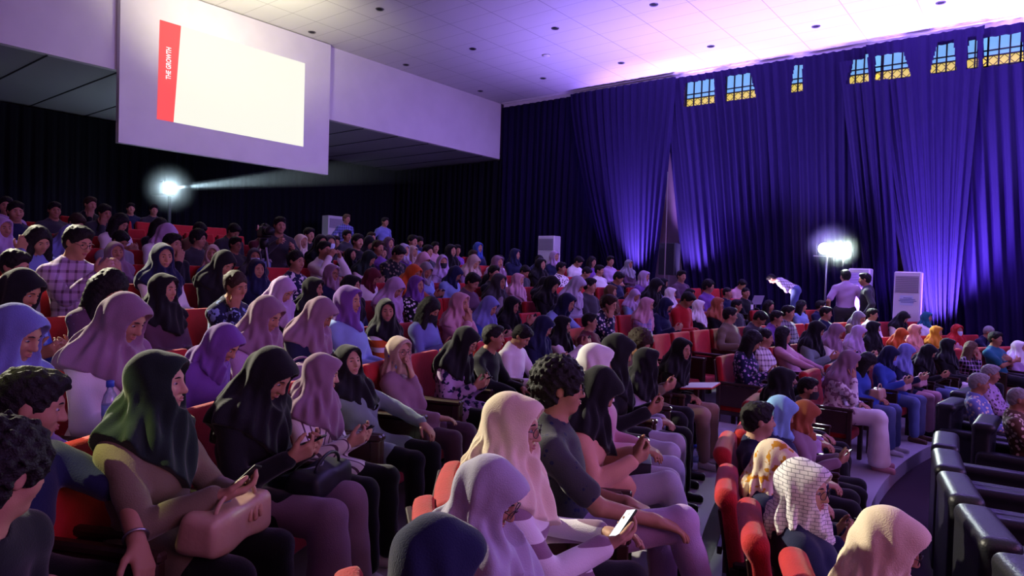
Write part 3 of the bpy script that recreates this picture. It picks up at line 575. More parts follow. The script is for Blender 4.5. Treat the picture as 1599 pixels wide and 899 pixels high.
(1064,431,'SM','hairblack','plum','black','lap',-20,{}), (1033,442,'H','black','periwinkle','black','lap',30,{}), (1025,458,'H','white','navy','black','lap',35,{}), (1046,476,'K','navy','navy','black','phone',10,dict(it='paper')), (1066,468,'SM','hairblack','red','black','down',5,dict(lab='person in bright red top')),
(1447,495,'K','teal','white','black','lap',20,dict(lab='woman in teal blue hijab')), (1411,495,'H','black','white','black','down',15,dict(lab='woman in long black hijab before the air conditioner')), (1009,432,'K','lilac','purple','black','lap',15,{}), (1002,445,'H','black','black','black','phone',15,{}),
(1015,476,'H','pink','plaid:lilac:periwinkle','navy','chin',10,dict(lab='woman in pink hijab and blue checked shirt')), (987,461,'H','lilac','lightblue','black','phone',-15,dict(lab='woman in lilac hijab and light blue top',it='phone')), (951,455,'H','brown','brown','black','lap',15,{}), (952,474,'SM','hairbrown','batik:navy:white','black','face',5,dict(lab='man in navy and white leaf-print shirt with hand on brow')),
(966,434,'S','hairblack','navy','black','phone',20,{}), (948,446,'SM','hairblack','charcoal','black','lap',20,{}), (931,422,'SM','hairblack','white','black','look',15,dict(lab='young man in plain white tee near the curtain')), (917,444,'H','lavendergrey','lavendergrey','black','down',10,{}),
(888,444,'H','black','black','black','phone',15,{}), (901,425,'SM','hairblack','navy','black','down',10,{}), (894,409,'H','grey','plum','black','lap',15,{}), (876,404,'S','hairblack','lilac','black','lap',-15,{}), (866,406,'L','hairblack','purple','black','lap',15,{}),
(866,418,'SM','hairblack','batik:white:plum','black','lap',20,dict(lab='man in white shirt with dark flower print')), (884,472,'K','navy','lightblue','black','lean',15,dict(lab='woman in navy hijab and white vest bending forward',it='paper')), (816,398,'K','lilac','navy','black','lap',15,{}), (812,411,'H','mauve','white','black','lap',5,{}),
(828,412,'H','black','black','black','lap',10,{}), (846,406,'S','hairblack','white','black','down',20,{}), (796,405,'S','hairblack','navy','black','down',-10,{}), (776,407,'SM','hairblack','white','black','down',15,dict(lab='man in white short-sleeved shirt looking down',sleeve=.5)), (781,396,'K','navy','navy','black','lap',20,{}),
(767,401,'S','hairbrown','brown','black','lap',-10,{}), (746,394,'H','black','black','black','lap',10,{}), (737,386,'K','blue','navy','black','lap',0,{}), (710,390,'S','hairblack','purple','black','lap',-10,{}), (736,409,'H','beige','lilac','black','phone',10,dict(it='phone')),
(730,396,'S','hairblack','charcoal','black','lap',0,{}), (714,427,'K','navy','lightblue','black','down',20,{}), (732,438,'H','black','black','black','lean',15,{}), (750,440,'S','hairblack','plum','black','phone',15,{}), (767,440,'H','charcoal','grey','black','chin',15,{}), (789,427,'SM','hairblack','black','black','lap',-10,{}),
(806,437,'H','pink','pink','navy','lap',20,dict(lab='woman in long pale pink hijab over a blue dress')), (835,424,'SM','hairblack','charcoal','black','down',10,{}), (837,443,'H','black','black','black','phone',15,{}), (695,409,'Hk','lilac','lilac','black','look',-25,dict(lab='woman in pale lilac hijab and dark face mask')),
(677,422,'K','grey','lightblue','black','phone',-10,dict(it='phone')), (686,394,'K','lavendergrey','purple','black','lap',0,{}), (675,386,'S','hairblack','pink','black','lap',-15,{}), (667,391,'S','hairbrown','purple','black','lap',15,{}), (664,404,'H','black','white','black','lap',15,{}), (649,388,'Hx','black','charcoal','black','lap',-10,{}),
(656,377,'SM','hairblack','navy','black','head',-10,{}), (635,376,'SM','hairblack','periwinkle','black','lap',0,{}), (615,380,'H','plum','plum','black','lap',10,{}), (599,380,'H','black','lilac','black','down',10,{}), (570,389,'H','beige','beige','black','chin',10,{}),
(552,392,'L','hairblack','white','black','look',15,dict(lab='woman with bobbed black hair in white polo')), (596,404,'H','darkgreen','white','black','phone',20,dict(lab='woman in dark green hijab and white top holding papers',it='paper')), (626,396,'SM','hairblack','batik:black:olive','black','down',10,{}), (639,404,'K','pink','black','black','down',0,{}),
(632,426,'H','orange','rust','black','lean',10,dict(lab='woman in orange hijab and orange dress leaning on her knees')), (625,445,'K','purple','batik:black:white','black','lap',10,dict(lab='woman in purple hijab and black and white diamond cardigan')), (591,449,'H','lilac','floral:lilac:plum','black','down',15,{}), (546,431,'K','maroon','white','black','down',20,{}),
(541,380,'Hx','charcoal','navy','black','lap',-10,{}), (548,376,'S','hairblack','black','black','lap',0,{}), (556,369,'S','hairblack','charcoal','black','lap',0,{}), (566,370,'S','hairbrown','black','black','lap',0,{}), (356,357,'SM','hairblack','maroon','charcoal','face',-10,dict(lab='man in maroon shirt with a hand at his temple')),
(469,380,'H','lavendergrey','lightblue','charcoal','look',-10,dict(lab='woman in pale grey hijab beside the cameraman')), (492,367,'SM','hairblack','black','black','lap',0,{}), (505,380,'K','cream','charcoal','black','lap',0,{}), (515,377,'S','hairblack','maroon','black','lap',-10,{}),
(506,390,'S','hairblack','lightblue','black','photo',10,dict(lab='woman in white shirt photographing with her phone',it='phone',top='white')), (475,408,'B','hairblack','floral:navy:white','black','lap',15,dict(lab='woman with tied hair and white chest print')), (489,426,'Kg','mauve','navy','black','lap',5,{}), (447,421,'H','navy','navy','black','lap',-10,{}),
(424,412,'H','black','black','black','down',10,{}), (383,400,'Hx','charcoal','plum','black','lap',-30,{}), (437,452,'H','lilac','dots:black:white','black','down',5,dict(lab='woman in bright lilac hijab and black dotted dress')), (415,490,'H','mauve','lilac','black','down',15,dict(lab='woman in dusty rose hijab bent forward below the lilac one',hp=30)),
(495,450,'H','black','navy','black','lap',20,{}), (529,446,'H','black','navy','black','lap',20,{}), (521,470,'K','purple','lightblue','black','lap',5,dict(lab='woman in violet hijab and light blue jacket')), (507,488,'H','mauve','navy','black','down',30,{}), (488,530,'K','purple','purple','black','down',10,dict(lab='woman in violet hijab between the dusty mauve and rose hijabs',row='C',dr=-.55,lean=18)),
(575,487,'H','black','hoop:orange:white','black','lap',-40,dict(lab='woman in black hijab and orange and white sweater facing the camera',hp=4)), (655,484,'Lk','hairblack','periwinkle','black','phone',10,dict(lab='long-haired woman in blue shirt and lowered dark mask')), (688,475,'H','pink','pink','black','mouth',15,dict(lab='woman in pink hijab with both hands at her mouth')),
(730,480,'H','periwinkle','blue','navy','phone',15,dict(lab='woman in blue hijab with white trim')), (773,478,'H','black','black','black','phoneup',10,dict(it='phone')), (272,490,'H','mauve','white','black','down',20,dict(lab='woman in mauve hijab and white shirt with water bottle',hp=30,it='bottle')), (284,450,'H','black','plum','black','lap',20,dict(lab='woman in black hijab behind the mauve hijab')),
(334,446,'B','hairbrown','floral:navy:lightblue','black','face',-5,dict(lab='woman with tied brown hair rubbing her eyes in navy print')), (254,400,'H','navy','white','black','lap',-15,dict(lab='smiling woman in navy hijab with white sleeve')), (260,381,'SM','hairblack','black','black','mouth',5,dict(lab='man in black tee with hand over mouth',armL='lap')),
(299,378,'SMg','hairblack','charcoal','black','lap',15,dict(lab='man with spectacles in charcoal shirt looking across')), (283,371,'C','hairblack','charcoal','black','lap',20,{}), (258,364,'K','lilac','white','black','down',30,dict(lab='woman in violet hijab and white tee turned away')), (208,376,'SM','hairblack','grey','charcoal','down',10,{}),
(209,351,'L','hairblack','black','black','phone',-5,{}), (297,356,'SM','hairblack','charcoal','black','down',10,{}), (276,357,'S','hairblack','brown','black','down',10,{}), (347,397,'K','beige','blue','pink','look',-45,dict(lab='woman in beige hijab and bright blue top turned towards the aisle')),
]
# ------------------------------------------------------------------ rays of the lens, seating plan
CEN = np.array([11.2, 8.0])                   # the rows are arcs round this point of the stage
def ray(x, y): return CR*((x-799.5)/FPX)-CU*((y-449.5)/FPX)+CF
def on_arc(x, y, r):
    d = ray(x, y); a = d[0]**2+d[1]**2; b = -2*(d[0]*CEN[0]+d[1]*CEN[1]); c = CEN@CEN-r*r; D = b*b-4*a*c
    if D < 0: return []
    return [d*t for t in ((-b+math.sqrt(D))/(2*a), (-b-math.sqrt(D))/(2*a)) if t > .4 and (d*t)[0] < CEN[0]-.5*r]
def on_y(x, y, Y): d = ray(x, y); return d*(Y/d[1])
def on_x(x, y, X): d = ray(x, y); return d*(X/d[0])
def on_z(x, y, z): d = ray(x, y); return d*(z/d[2])
NEAR = dict(F=(13.05, -2.08), B=(14.0, -1.69), A=(15.4, -1.62), C=(16.3, -1.5), D=(17.27, -1.34), E=(18.24, -1.17), G=(19.2, -1.0), H=(20.15, -.83), I=(21.1, -.66), J=(22.05, -.49), K=(23.0, -.32), L=(23.95, -.15))
RIGHT = {'F': (13.05, -2.08)}; RIGHT.update({'R%d' % k: (13.95+.93*k, -1.9+.172*k) for k in range(11)})
ROWS = dict(NEAR); ROWS.update(RIGHT); PHB = -.027
# ------------------------------------------------------------------ the hall
Yl, Yr, Xr, Xb, ZC, ZS = -1.8, 17.4, -19.6, -14.2, 5.46, 3.65
def wallbox(name, x0, x1, y0, y1, z0, z1, m, kind='structure'):
    b = MB(); b.box(((x0+x1)/2, (y0+y1)/2, (z0+z1)/2+CZ), (x1-x0, y1-y0, z1-z0)); o = b.obj(name, m); tag(o, kind=kind); return o
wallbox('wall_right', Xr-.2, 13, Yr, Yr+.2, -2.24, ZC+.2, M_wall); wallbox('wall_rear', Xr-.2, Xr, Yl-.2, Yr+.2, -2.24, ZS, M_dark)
wallbox('wall_left', Xr-.2, 13, Yl-.2, Yl, -2.24, ZC+.2, M_wall)
m = mat('ceiling_tile', (.68, .66, .68), .8); nt = m.node_tree; ge = P(nt, 'ShaderNodeNewGeometry'); sp = P(nt, 'ShaderNodeSeparateXYZ'); nt.links.new(ge.outputs['Position'], sp.inputs[0]); facs = []
for ax, per, off, wd in ((0, 1.212, 10.63, .016), (1, .6, -9.686, .010)):
    a = P(nt, 'ShaderNodeMath', operation='ADD'); a.inputs[1].default_value = off+120*per; nt.links.new(sp.outputs[ax], a.inputs[0])
    f = P(nt, 'ShaderNodeMath', operation='MODULO'); f.inputs[1].default_value = per; nt.links.new(a.outputs[0], f.inputs[0])
    l = P(nt, 'ShaderNodeMath', operation='LESS_THAN'); l.inputs[1].default_value = wd; nt.links.new(f.outputs[0], l.inputs[0]); facs.append(l)
mx = P(nt, 'ShaderNodeMath', operation='MAXIMUM'); nt.links.new(facs[0].outputs[0], mx.inputs[0]); nt.links.new(facs[1].outputs[0], mx.inputs[1])
mc = P(nt, 'ShaderNodeMix', data_type='RGBA'); mc.inputs[6].default_value = (.68, .66, .68, 1); mc.inputs[7].default_value = (.36, .34, .37, 1)
nt.links.new(mx.outputs[0], mc.inputs[0]); nt.links.new(mc.outputs[2], nt.nodes['Principled BSDF'].inputs['Base Color']); M_ceil = m
wallbox('ceiling', Xb, 13, Yl-.2, Yr+.2, ZC, ZC+.2, M_ceil); 
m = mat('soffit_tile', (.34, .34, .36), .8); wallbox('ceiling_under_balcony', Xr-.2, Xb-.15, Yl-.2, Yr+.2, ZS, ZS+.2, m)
for k in range(15):                            # joints of the soffit boards
    b = MB(); b.box((-16.9, -.5+1.2*k, ZS+CZ-.006), (5.2, .025, .012)); o = b.obj('trim_%d' % (k+2), M_dark); tag(o, kind='structure')
wallbox('wall_bulkhead', Xb-.15, Xb, Yl, 17.07, ZS, ZC, M_bulk)
wallbox('floor', Xr-.2, 13, Yl-.2, Yr+.2, -2.44, -2.24, M_carpet)
def ring(rows, left):
    b = MB(); ks = sorted(rows.values()); prev = (12.42, -2.24)
    for i, (r, z) in enumerate(ks):
        r0 = prev[0]; r1 = r+.38 if i < len(ks)-1 else 34; n = 40; g = [[], [], []]
        lo, hi = (-math.asin(min(.985, 9.7/r1)), PHB) if left else (PHB, math.asin(min(.97, 9.35/r1)))
        for k in range(n+1):
            a = lo+(hi-lo)*k/n; c, s = math.cos(a), math.sin(a); X = lambda q: max(CEN[0]-q*c, Xr+.01)
            g[0].append((X(r0), CEN[1]+r0*s, prev[1]+CZ)); g[1].append((X(r0), CEN[1]+r0*s, z+CZ)); g[2].append((X(r1), CEN[1]+r1*s, z+CZ))
        b.grid(g)
        a = PHB; c, s = math.cos(a), math.sin(a)  # cheek of the step at the aisle
        b._add([(CEN[0]-q*c, CEN[1]+q*s, zz+CZ) for q, zz in ((r0, -2.24), (r1, -2.24), (r1, z), (r0, z))], [(0, 1, 2, 3)])
        prev = (r1, z)
    o = b.obj('floor_tiers' if left else 'floor_tiers_right', M_floor); tag(o, kind='structure')
ring(NEAR, True); ring(RIGHT, False)
b = MB(); b.box((0, 0, 0), (27, .30, .13)); b.box((0, -.06, .08), (27, .42, .05)); o = b.obj('trim_1', M_bulk, loc=(-.6, Yr-.16, ZC+CZ-.085)); tag(o, kind='structure')
# windows high in the side wall, daylight behind lattice frames
M_day = mat('window_daylight_blue', (.1, .2, .3), .3, emit=(.22, .50, .95), estr=.85); M_amber = mat('window_amber_pane', (.4, .3, .05), .3, emit=(.95, .72, .16), estr=.75); M_frame = mat('window_frame', (.02, .018, .03), .6)
WIN = [[(1070, 131), (1115, 125), (1115, 162), (1068, 168)], [(1133, 121), (1172, 116), (1181, 154), (1133, 160)], [(1239, 105), (1252.5, 103), (1252.5, 143.5), (1234.5, 145)], [(1334, 93), (1356.7, 87), (1360.5, 130.5), (1324.6, 134)],
  [(1368.5, 86.6), (1410, 80), (1424, 120), (1368, 128)], [(1464, 70), (1490, 65.5), (1494, 110.6), (1453, 116.5)], [(1512, 61.5), (1526, 60), (1528, 105), (1510, 107.4)], [(1536, 57), (1594, 49), (1599, 95), (1535, 103.5)], [(1606, 46), (1660, 38), (1660, 86), (1604, 94)]]
HOLES = []
for i, w4 in enumerate(WIN):
    pts = [on_y(x, y, 16.95) for x, y in w4]; HOLES.append([(p[0], p[2]) for p in pts])
    x0, x1 = min(p[0] for p in pts)-.12, max(p[0] for p in pts)+.12; z0, z1 = 4.60, 5.30; o = empty('window_%d' % (i+1), ((x0+x1)/2, Yr-.03, CZ)); tag(o, kind='structure'); hw_ = (x1-x0)/2
    b = MB(); b.box((0, .01, 5.06), (2*hw_, .02, .48)); b.obj('pane', M_day, o); b = MB(); b.box((0, .01, 4.71), (2*hw_, .02, .21)); b.obj('amber_pane', M_amber, o)
    b = MB(); n = max(1, round(2*hw_/.20))
    for k in range(n+1): b.box((-hw_+2*hw_*k/n, -.02, 4.95), (.028, .04, .72))
    for z in (4.60, 4.815, 4.93, 5.30): b.box((0, -.02, z), (2*hw_, .04, .024))
    for k in range(n):
        xm = -hw_+2*hw_*(k+.5)/n; s_ = hw_/n
        for a, c_ in ((-1, 1), (1, 1)): b.tube([(xm+a*s_, -.02, 4.71), (xm, -.02, 4.71+.1)], .008, 4); b.tube([(xm+a*s_, -.02, 4.71), (xm, -.02, 4.71-.1)], .008, 4)
    b.obj('frame', M_frame, o)
# curtains
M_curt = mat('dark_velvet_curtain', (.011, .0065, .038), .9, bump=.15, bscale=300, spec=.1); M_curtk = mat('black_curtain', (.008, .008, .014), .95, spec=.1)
def inside(q, poly):
    c = False; j = len(poly)-1
    for i in range(len(poly)):
        (xi, yi), (xj, yj) = poly[i], poly[j]
        if (yi > q[1]) != (yj > q[1]) and q[0] < (xj-xi)*(q[1]-yi)/(yj-yi)+xi: c = not c
        j = i
    return c
def curtain(name, tl, tr, bl, br, y, z0, z1, folds, amp, m, lab, seed, holes=(), pw=1.0, along='x'):
    rs = random.Random(seed); w_ = max(abs(tr-tl), abs(br-bl)); nu = int(max(40, folds*10)); nv = 74; ph = [rs.uniform(0, 6) for _ in range(6)]; V = []
    for j in range(nv+1):
        v = j/nv; z = z1+(z0-z1)*v; e = v**pw
        for i in range(nu+1):
            u = i/nu; x = (tl+(bl-tl)*e)*(1-u)+(tr+(br-tr)*e)*u; k = 2*math.pi*folds*u
            d = amp*(math.sin(k+1.1*math.sin(2*math.pi*u*2.3+ph[0])+.25*math.sin(3*v+ph[2]))+.45*math.sin(2.1*k+ph[1])+.3*math.sin(.37*k+ph[3]))*(.45+.55*min(1, v*2.2))
            V.append((x, y+d, z+CZ) if along == 'x' else (y+d, x, z+CZ))
    V = np.array(V); F_ = []
    for j in range(nv):
        for i in range(nu):
            a = j*(nu+1)+i; q = (a, a+1, a+nu+2, a+nu+1); c = V[list(q)].mean(0)
            if any(inside((c[0], c[2]-CZ), h) for h in holes): continue
            F_.append(q)
    o = link(name, mesh_np(name, V, F_), None, m); tag(o, lab, 'curtain', 'hall curtains'); return o
curtain('curtain', -14.15, -8.75, -14.1, -9.0, 17.05, -1.1, 5.32, 22, .055, M_curt, 'long dark curtain at the far end of the side wall', 1)
curtain('curtain', -11.3, -7.95, -9.35, -8.52, 16.82, -1.3, 5.32, 14, .05, M_curt, 'gathered curtain swept right, lit violet from below, left of the gap', 2, pw=1.35)
curtain('curtain', -8.45, -3.3, -7.42, -3.1, 16.95, -1.4, 5.32, 23, .06, M_curt, 'wide dark curtain right of the gap, behind the lamp stand', 3, HOLES, pw=.9)
curtain('curtain', -3.9, -2.9, -2.95, -2.35, 16.75, -1.6, 5.0, 5, .05, M_curt, 'narrow violet curtain strip left of the air conditioner', 4, HOLES, pw=1.0)
curtain('curtain', -3.35, -1.15, -2.0, -1.45, 16.85, -1.7, 5.32, 10, .05, M_curt, 'violet curtain gathered to a bright foot right of the air conditioner', 5, HOLES, pw=1.1)
curtain('curtain', -2.0, 4.5, -1.35, 4.6, 17.05, -2.2, 5.32, 26, .05, M_curt, 'dark curtain at the right edge under the window row', 6, HOLES)
curtain('curtain', 4.5, 12.5, 4.6, 12.5, 17.0, -2.2, 5.32, 30, .05, M_curt, 'dark curtain beyond the right edge', 7)
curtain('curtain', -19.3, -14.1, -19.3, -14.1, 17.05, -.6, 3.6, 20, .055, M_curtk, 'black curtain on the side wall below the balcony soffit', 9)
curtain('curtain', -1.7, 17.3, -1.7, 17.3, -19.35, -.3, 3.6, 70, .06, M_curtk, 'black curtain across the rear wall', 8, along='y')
b = MB(); b.box((0, 0, 0), (.5, .05, 2.2)); b.box((.05, -.03, -.1), (.22, .03, 1.9)); o = b.obj('door_1', M_bulk, loc=(-7.35, Yr-.03, CZ-.45)); tag(o, kind='structure')
# screen on the bulkhead
t = empty('projection_screen', (Xb+.02, 7.82, CZ+2.24)); tag(t, 'wide pale projection board on the bulkhead showing a red-edged white slide', 'projection screen')
b = MB(); b.box((.07, 0, 1.60), (.14, 4.82, 3.20)); b.obj('board', M_bulk, t)
M_sl = mat('slide_white', (.05, .05, .05), .6, emit=(1.0, .985, .84), estr=.97); M_slr = mat('slide_red', (.2, .02, .02), .6, emit=(.93, .09, .09), estr=1.0); M_txt = mat('slide_lettering', (.2, .2, .2), .6, emit=(1, .9, .9), estr=1.0)
def quad(y0, y1, z0, z1, y0b=None, y1b=None, x=.145):
    y0b = y0 if y0b is None else y0b; y1b = y1 if y1b is None else y1b
    q = MB(); q._add([(x, y0b-7.82, z0-2.24), (x, y1b-7.82, z0-2.24), (x, y1-7.82, z1-2.24), (x, y0-7.82, z1-2.24)], [(0, 1, 2, 3)]); return q
quad(6.56, 9.50, 2.82, 4.80, 6.44, 9.50).obj('slide_picture', M_sl, t); quad(6.14, 6.56, 2.82, 4.80, 6.11, 6.44).obj('slide_red_band', M_slr, t)
def text(name, s, size, m, parent, Mx, bold=True, sx=1):
    c = bpy.data.curves.new(name, 'FONT'); c.body = s; c.size = size; c.align_x = 'CENTER'; c.align_y = 'CENTER'; c.extrude = .002
    if bold: c.offset = size*.02
    tmp = bpy.data.objects.new('tmp', c); C0.objects.link(tmp); bpy.context.view_layer.update(); me = bpy.data.meshes.new_from_object(tmp.evaluated_get(bpy.context.evaluated_depsgraph_get())); bpy.data.objects.remove(tmp)
    o = link(name, me, parent, m); o.matrix_local = Mx @ Matrix.Diagonal((sx, 1, 1, 1)); return o
text('lettering', 'THE GROWTH', .135, M_txt, t, Matrix(((0, 0, 1, .15), (0, -1, 0, 6.325-7.82), (1, 0, 0, 3.98-2.24), (0, 0, 0, 1))), sx=.72)
# recessed downlights
M_chrome = mat('downlight_ring', (.16, .15, .17), .3, .6)
for i, (x, y) in enumerate(((593, 14), (487, 50), (738, 76), (634, 101), (750, 142), (867, 44), (848, 122), (970, 98), (1021, 7), (1110, 72), (1274, 41), (1469, 4))):
    p = on_z(x, y, ZC); near = ('above the screen', 'at the screen top edge', 'in the middle of the ceiling', 'near the bulkhead edge', 'near the far corner')[i] if i < 5 else None
    t = empty('downlight', (p[0], p[1], ZC+CZ)); tag(t, 'small round recessed ceiling downlight, unlit', 'downlight', 'recessed downlights')
    b = MB(); b.lathe([(.065, -.004), (.085, -.014), (.09, -.004), (.09, .0)], n=20); b.obj('ring', M_chrome, t, True); b = MB(); b.lathe([(.06, -.006), (.05, -.002), (.0, -.001)], n=16); b.obj('reflector', M_dark, t)
p = on_z(853, 86, ZC); t = empty('smoke_detector', (p[0], p[1], ZC+CZ)); tag(t, 'round white smoke detector among the ceiling downlights', 'smoke detector'); b = MB(); b.lathe([(.10, 0), (.10, -.025), (.06, -.05), (.0, -.052)], n=20); b.obj('cover', M_acw, t, True); b = MB(); b.lathe([(.105, 0), (.105, -.008), (.10, -.01)], n=20); b.obj('base', M_chrome, t)
# ------------------------------------------------------------------ auditorium chair
def rbox(b, c, d, bev, M=None): return b.box(c, d, bev, M)
def pad_mesh(name, w_, hgt, th, curve, roll):
    """upholstered back: rounded slab, slightly hollow, with a roll along its top"""
    v = Vol((-th-.08, -w_/2-.04, -.04), (th+.08, w_/2+.04, hgt+.06), .011); sl, X, Y, Z = v.sub((-9, -9, -9), (9, 9, 9), 0)
    X2 = X-curve*(Y/(w_/2))**2; q = [np.abs(X2)-th/2+.025, np.abs(Y)-w_/2+.025+0*X, np.abs(Z-hgt/2)-hgt/2+.025+0*X]
    q = np.broadcast_arrays(*q); d = np.sqrt(sum(np.maximum(a, 0)**2 for a in q))+np.minimum(np.maximum.reduce(q), 0)-.025; v.f = d.astype(np.float32)
    if roll: v.cone((0, -w_/2+.035, hgt-.03), (0, w_/2-.035, hgt-.03), th*.62, th*.62, .03)
    return v.mesh(name)
ME_back = pad_mesh('backrest', .50, .43, .075, .02, .0); ME_backr = pad_mesh('backrest', .53, .50, .085, .015, .05)
v = Vol((-.3, -.3, -.08), (.3, .3, .1), .011); sl, X, Y, Z = v.sub((-9,)*3, (9,)*3, 0); q = np.broadcast_arrays(np.abs(X)-.235+.03, np.abs(Y)-.235+.03, np.abs(Z)-.055+.03); v.f = (np.sqrt(sum(np.maximum(a, 0)**2 for a in q))+np.minimum(np.maximum.reduce(q), 0)-.03).astype(np.float32); ME_seat = v.mesh('seat')
def rail():
    b = MB(); b.box((.02, 0, .645), (.50, .045, .036), .010); return b.mesh('armrest', False)
def side():
    b = MB(); b.box((.02, 0, .50), (.44, .022, .24)); b.box((.02, 0, .30), (.46, .03, .05), .005); return b.mesh('side_panel')
def legm(x, z1): b = MB(); b.box((x, 0, z1/2), (.05, .042, z1), .006); return b.mesh('leg')
ME_rail, ME_side, ME_legf, ME_legb = rail(), side(), legm(.235, .63), legm(-.22, .63)
def backpanel():
    b = MB(); M_ = Matrix.Rotation(R(-9), 4, 'Y'); b.box((-.262, 0, .66), (.022, .50, .50), .004, M_); b.box((-.27, 0, .36), (.03, .48, .05), .004); return b.mesh('back_panel')
ME_bp = backpanel()
def far_frame():
    b = MB()
    for s in (1, -1):
        y = s*.262; b.box((.02, y, .645), (.50, .045, .036)); b.box((.02, y, .42), (.44, .02, .38)); b.box((.235, y, .31), (.05, .042, .62)); b.box((-.22, y, .31), (.05, .042, .62))
    b.box((-.262, 0, .66), (.022, .50, .50), 0, Matrix.Rotation(R(-9), 4, 'Y')); return b.mesh('frame')
ME_ff = far_frame()
NCH = [0]
def chair(loc, rz, near, label, front=False, group='auditorium chairs'):
    r = empty('auditorium_chair', loc, rz); tag(r, label, 'chair', group); NCH[0] += 1
    o = link('backrest', ME_backr if front else ME_back, r, M_red, (-.205, 0, .50 if front else .52), (0, R(-9), 0)); o = link('seat', ME_seat, r, M_red, (.0, 0, .332), (0, R(-1), 0))
    if near:
        link('back_panel', ME_bp, r, M_wood)
        for s in (1, -1):
            link('armrest', ME_rail, r, M_wood, (0, s*.262, 0)); link('side_panel', ME_side, r, M_wood, (0, s*.262, 0)); link('leg', ME_legf, r, M_wood, (0, s*.262, 0)); link('leg', ME_legb, r, M_wood, (0, s*.262, 0))
    else: link('frame', ME_ff, r, M_wood)
    return r
# ------------------------------------------------------------------ seat the audience
COLN = dict(lightblue='light blue', darkgreen='dark green', tealgrey='teal grey', lavendergrey='lavender grey', skyblue='sky blue')
cn = lambda c: COLN.get(c, c)
ACT = dict(lap='', look='', fold='with folded arms', phone='using phone', down='looking down', read='reading', chin='hand at chin', face='hand on face', mouth='hands at mouth', lean='leaning forward', photo='taking photo', phoneup='holding phone up', slouch='leaning back', head='propping head')
def topname(s):
    q = s.split(':'); return cn(q[0]) if len(q) == 1 else {'plaid': 'checked', 'stripe': 'striped', 'hoop': 'striped', 'batik': 'patterned', 'floral': 'flowered', 'dots': 'dotted', 'brick': 'patterned'}[q[0]]+' '+cn(q[1])
def bodyname(e):
    man = 'M' in e[2]; c = e[2][0]
    if c in 'HK': return 'woman in %s hijab' % cn(e[3])
    if man: return ('curly-haired man' if c == 'C' else 'man')+' in %s top' % topname(e[4])
    return {'L': 'long-haired', 'B': 'bun-haired', 'C': 'curly-haired', 'S': 'dark-haired'}[c]+' person in %s top' % topname(e[4])
SEATED = []; rng = random.Random(5)
for i, e in enumerate(PEOPLE):
    x, y, hd, hcol, top, bot, pose, hy, op = e; op = dict(op); male = 'M' in hd; hw = hd[0]
    p = dict(POSES[pose]); p.update({k: v for k, v in op.items() if k in ('lean', 'hp', 'hr', 'armL', 'armR', 'kneeL', 'kneeR', 'footL', 'footR', 'bot', 'sleeve', 'tunic', 'tw', 'hemk')}); hy = hy-12 if hy > 8 and x < 900 and 'd' not in op and x != 275 and x != 488 else hy; p['hy'] = hy; p['hw'] = hw; p['male'] = male
    if 'hcol' in op: hcol = op['hcol']
    J = joints(p); hc = J['hc']
    cands = []
    for rows, left in ((NEAR, True), (RIGHT, False)):
        for k, (r, z) in rows.items():
            if op.get('row', k) != k or (k == 'F' and 'row' not in op): continue
            for q in ([ray(x, y)*op['d']] if 'd' in op else on_arc(x, y, (r+op['dr']) if 'dr' in op else r-hc[0]*.98)):
                ph = math.asin((q[1]-CEN[1])/np.linalg.norm(q[:2]-CEN))
                if k != 'F' and 'row' not in op and (ph < PHB) != left: continue
                cands.append((abs((q[2]-z)-hc[2]*.985), k, r, z, q, ph))
    if not cands: print('NO ROW', x, y); continue
    _, k, r, z, q, ph = min(cands, key=lambda t: t[0]); s = (q[2]-z)/hc[2]; sc = op.get('sc', 1)*min(1.09, max(.90, s))
    if 'd' in op: print('D', x, y, round(s, 2), 'r', round(float(np.linalg.norm(root-CEN)), 2)) if False else None
    if s > 1.13 or s < .87: print('scale', 'scale', x, y, k, round(s, 2), op.get('lab', ''))
    psi = math.atan2(CEN[1]-q[1], CEN[0]-q[0])+R(op.get('rot', 0)); off = Matrix.Rotation(psi, 2) @ Vector((hc[0]*sc, hc[1]*sc))
    root = np.array((q[0]-off[0], q[1]-off[1])); SEATED.append(dict(e=e, op=op, p=p, J=J, row=k, r=r, z=z, root=root, sc=sc, hw=hw, hd=hd, hcol=hcol, depth=float(q@CF), male=male, i=i, ph=math.asin((root[1]-CEN[1])/np.linalg.norm(root-CEN)), rr=float(np.linalg.norm(root-CEN)) if 'd' in op else r))
# neighbours on one row keep a seat's width apart
byrow = {}
for s in SEATED:
    if 'solo' not in s['op']: byrow.setdefault(s['row'], []).append(s)
for k, L in byrow.items():
    L.sort(key=lambda s: s['ph']); rr = ROWS[k][0]; mn = .572/rr
    for _ in range(80):
        for a, b in zip(L, L[1:]):
            g = b['ph']-a['ph']
            if g < mn: a['ph'] -= (mn-g)/2; b['ph'] += (mn-g)/2
    for s in L: s['root'] = np.array((CEN[0]-s['rr']*math.cos(s['ph']), CEN[1]+s['rr']*math.sin(s['ph'])))
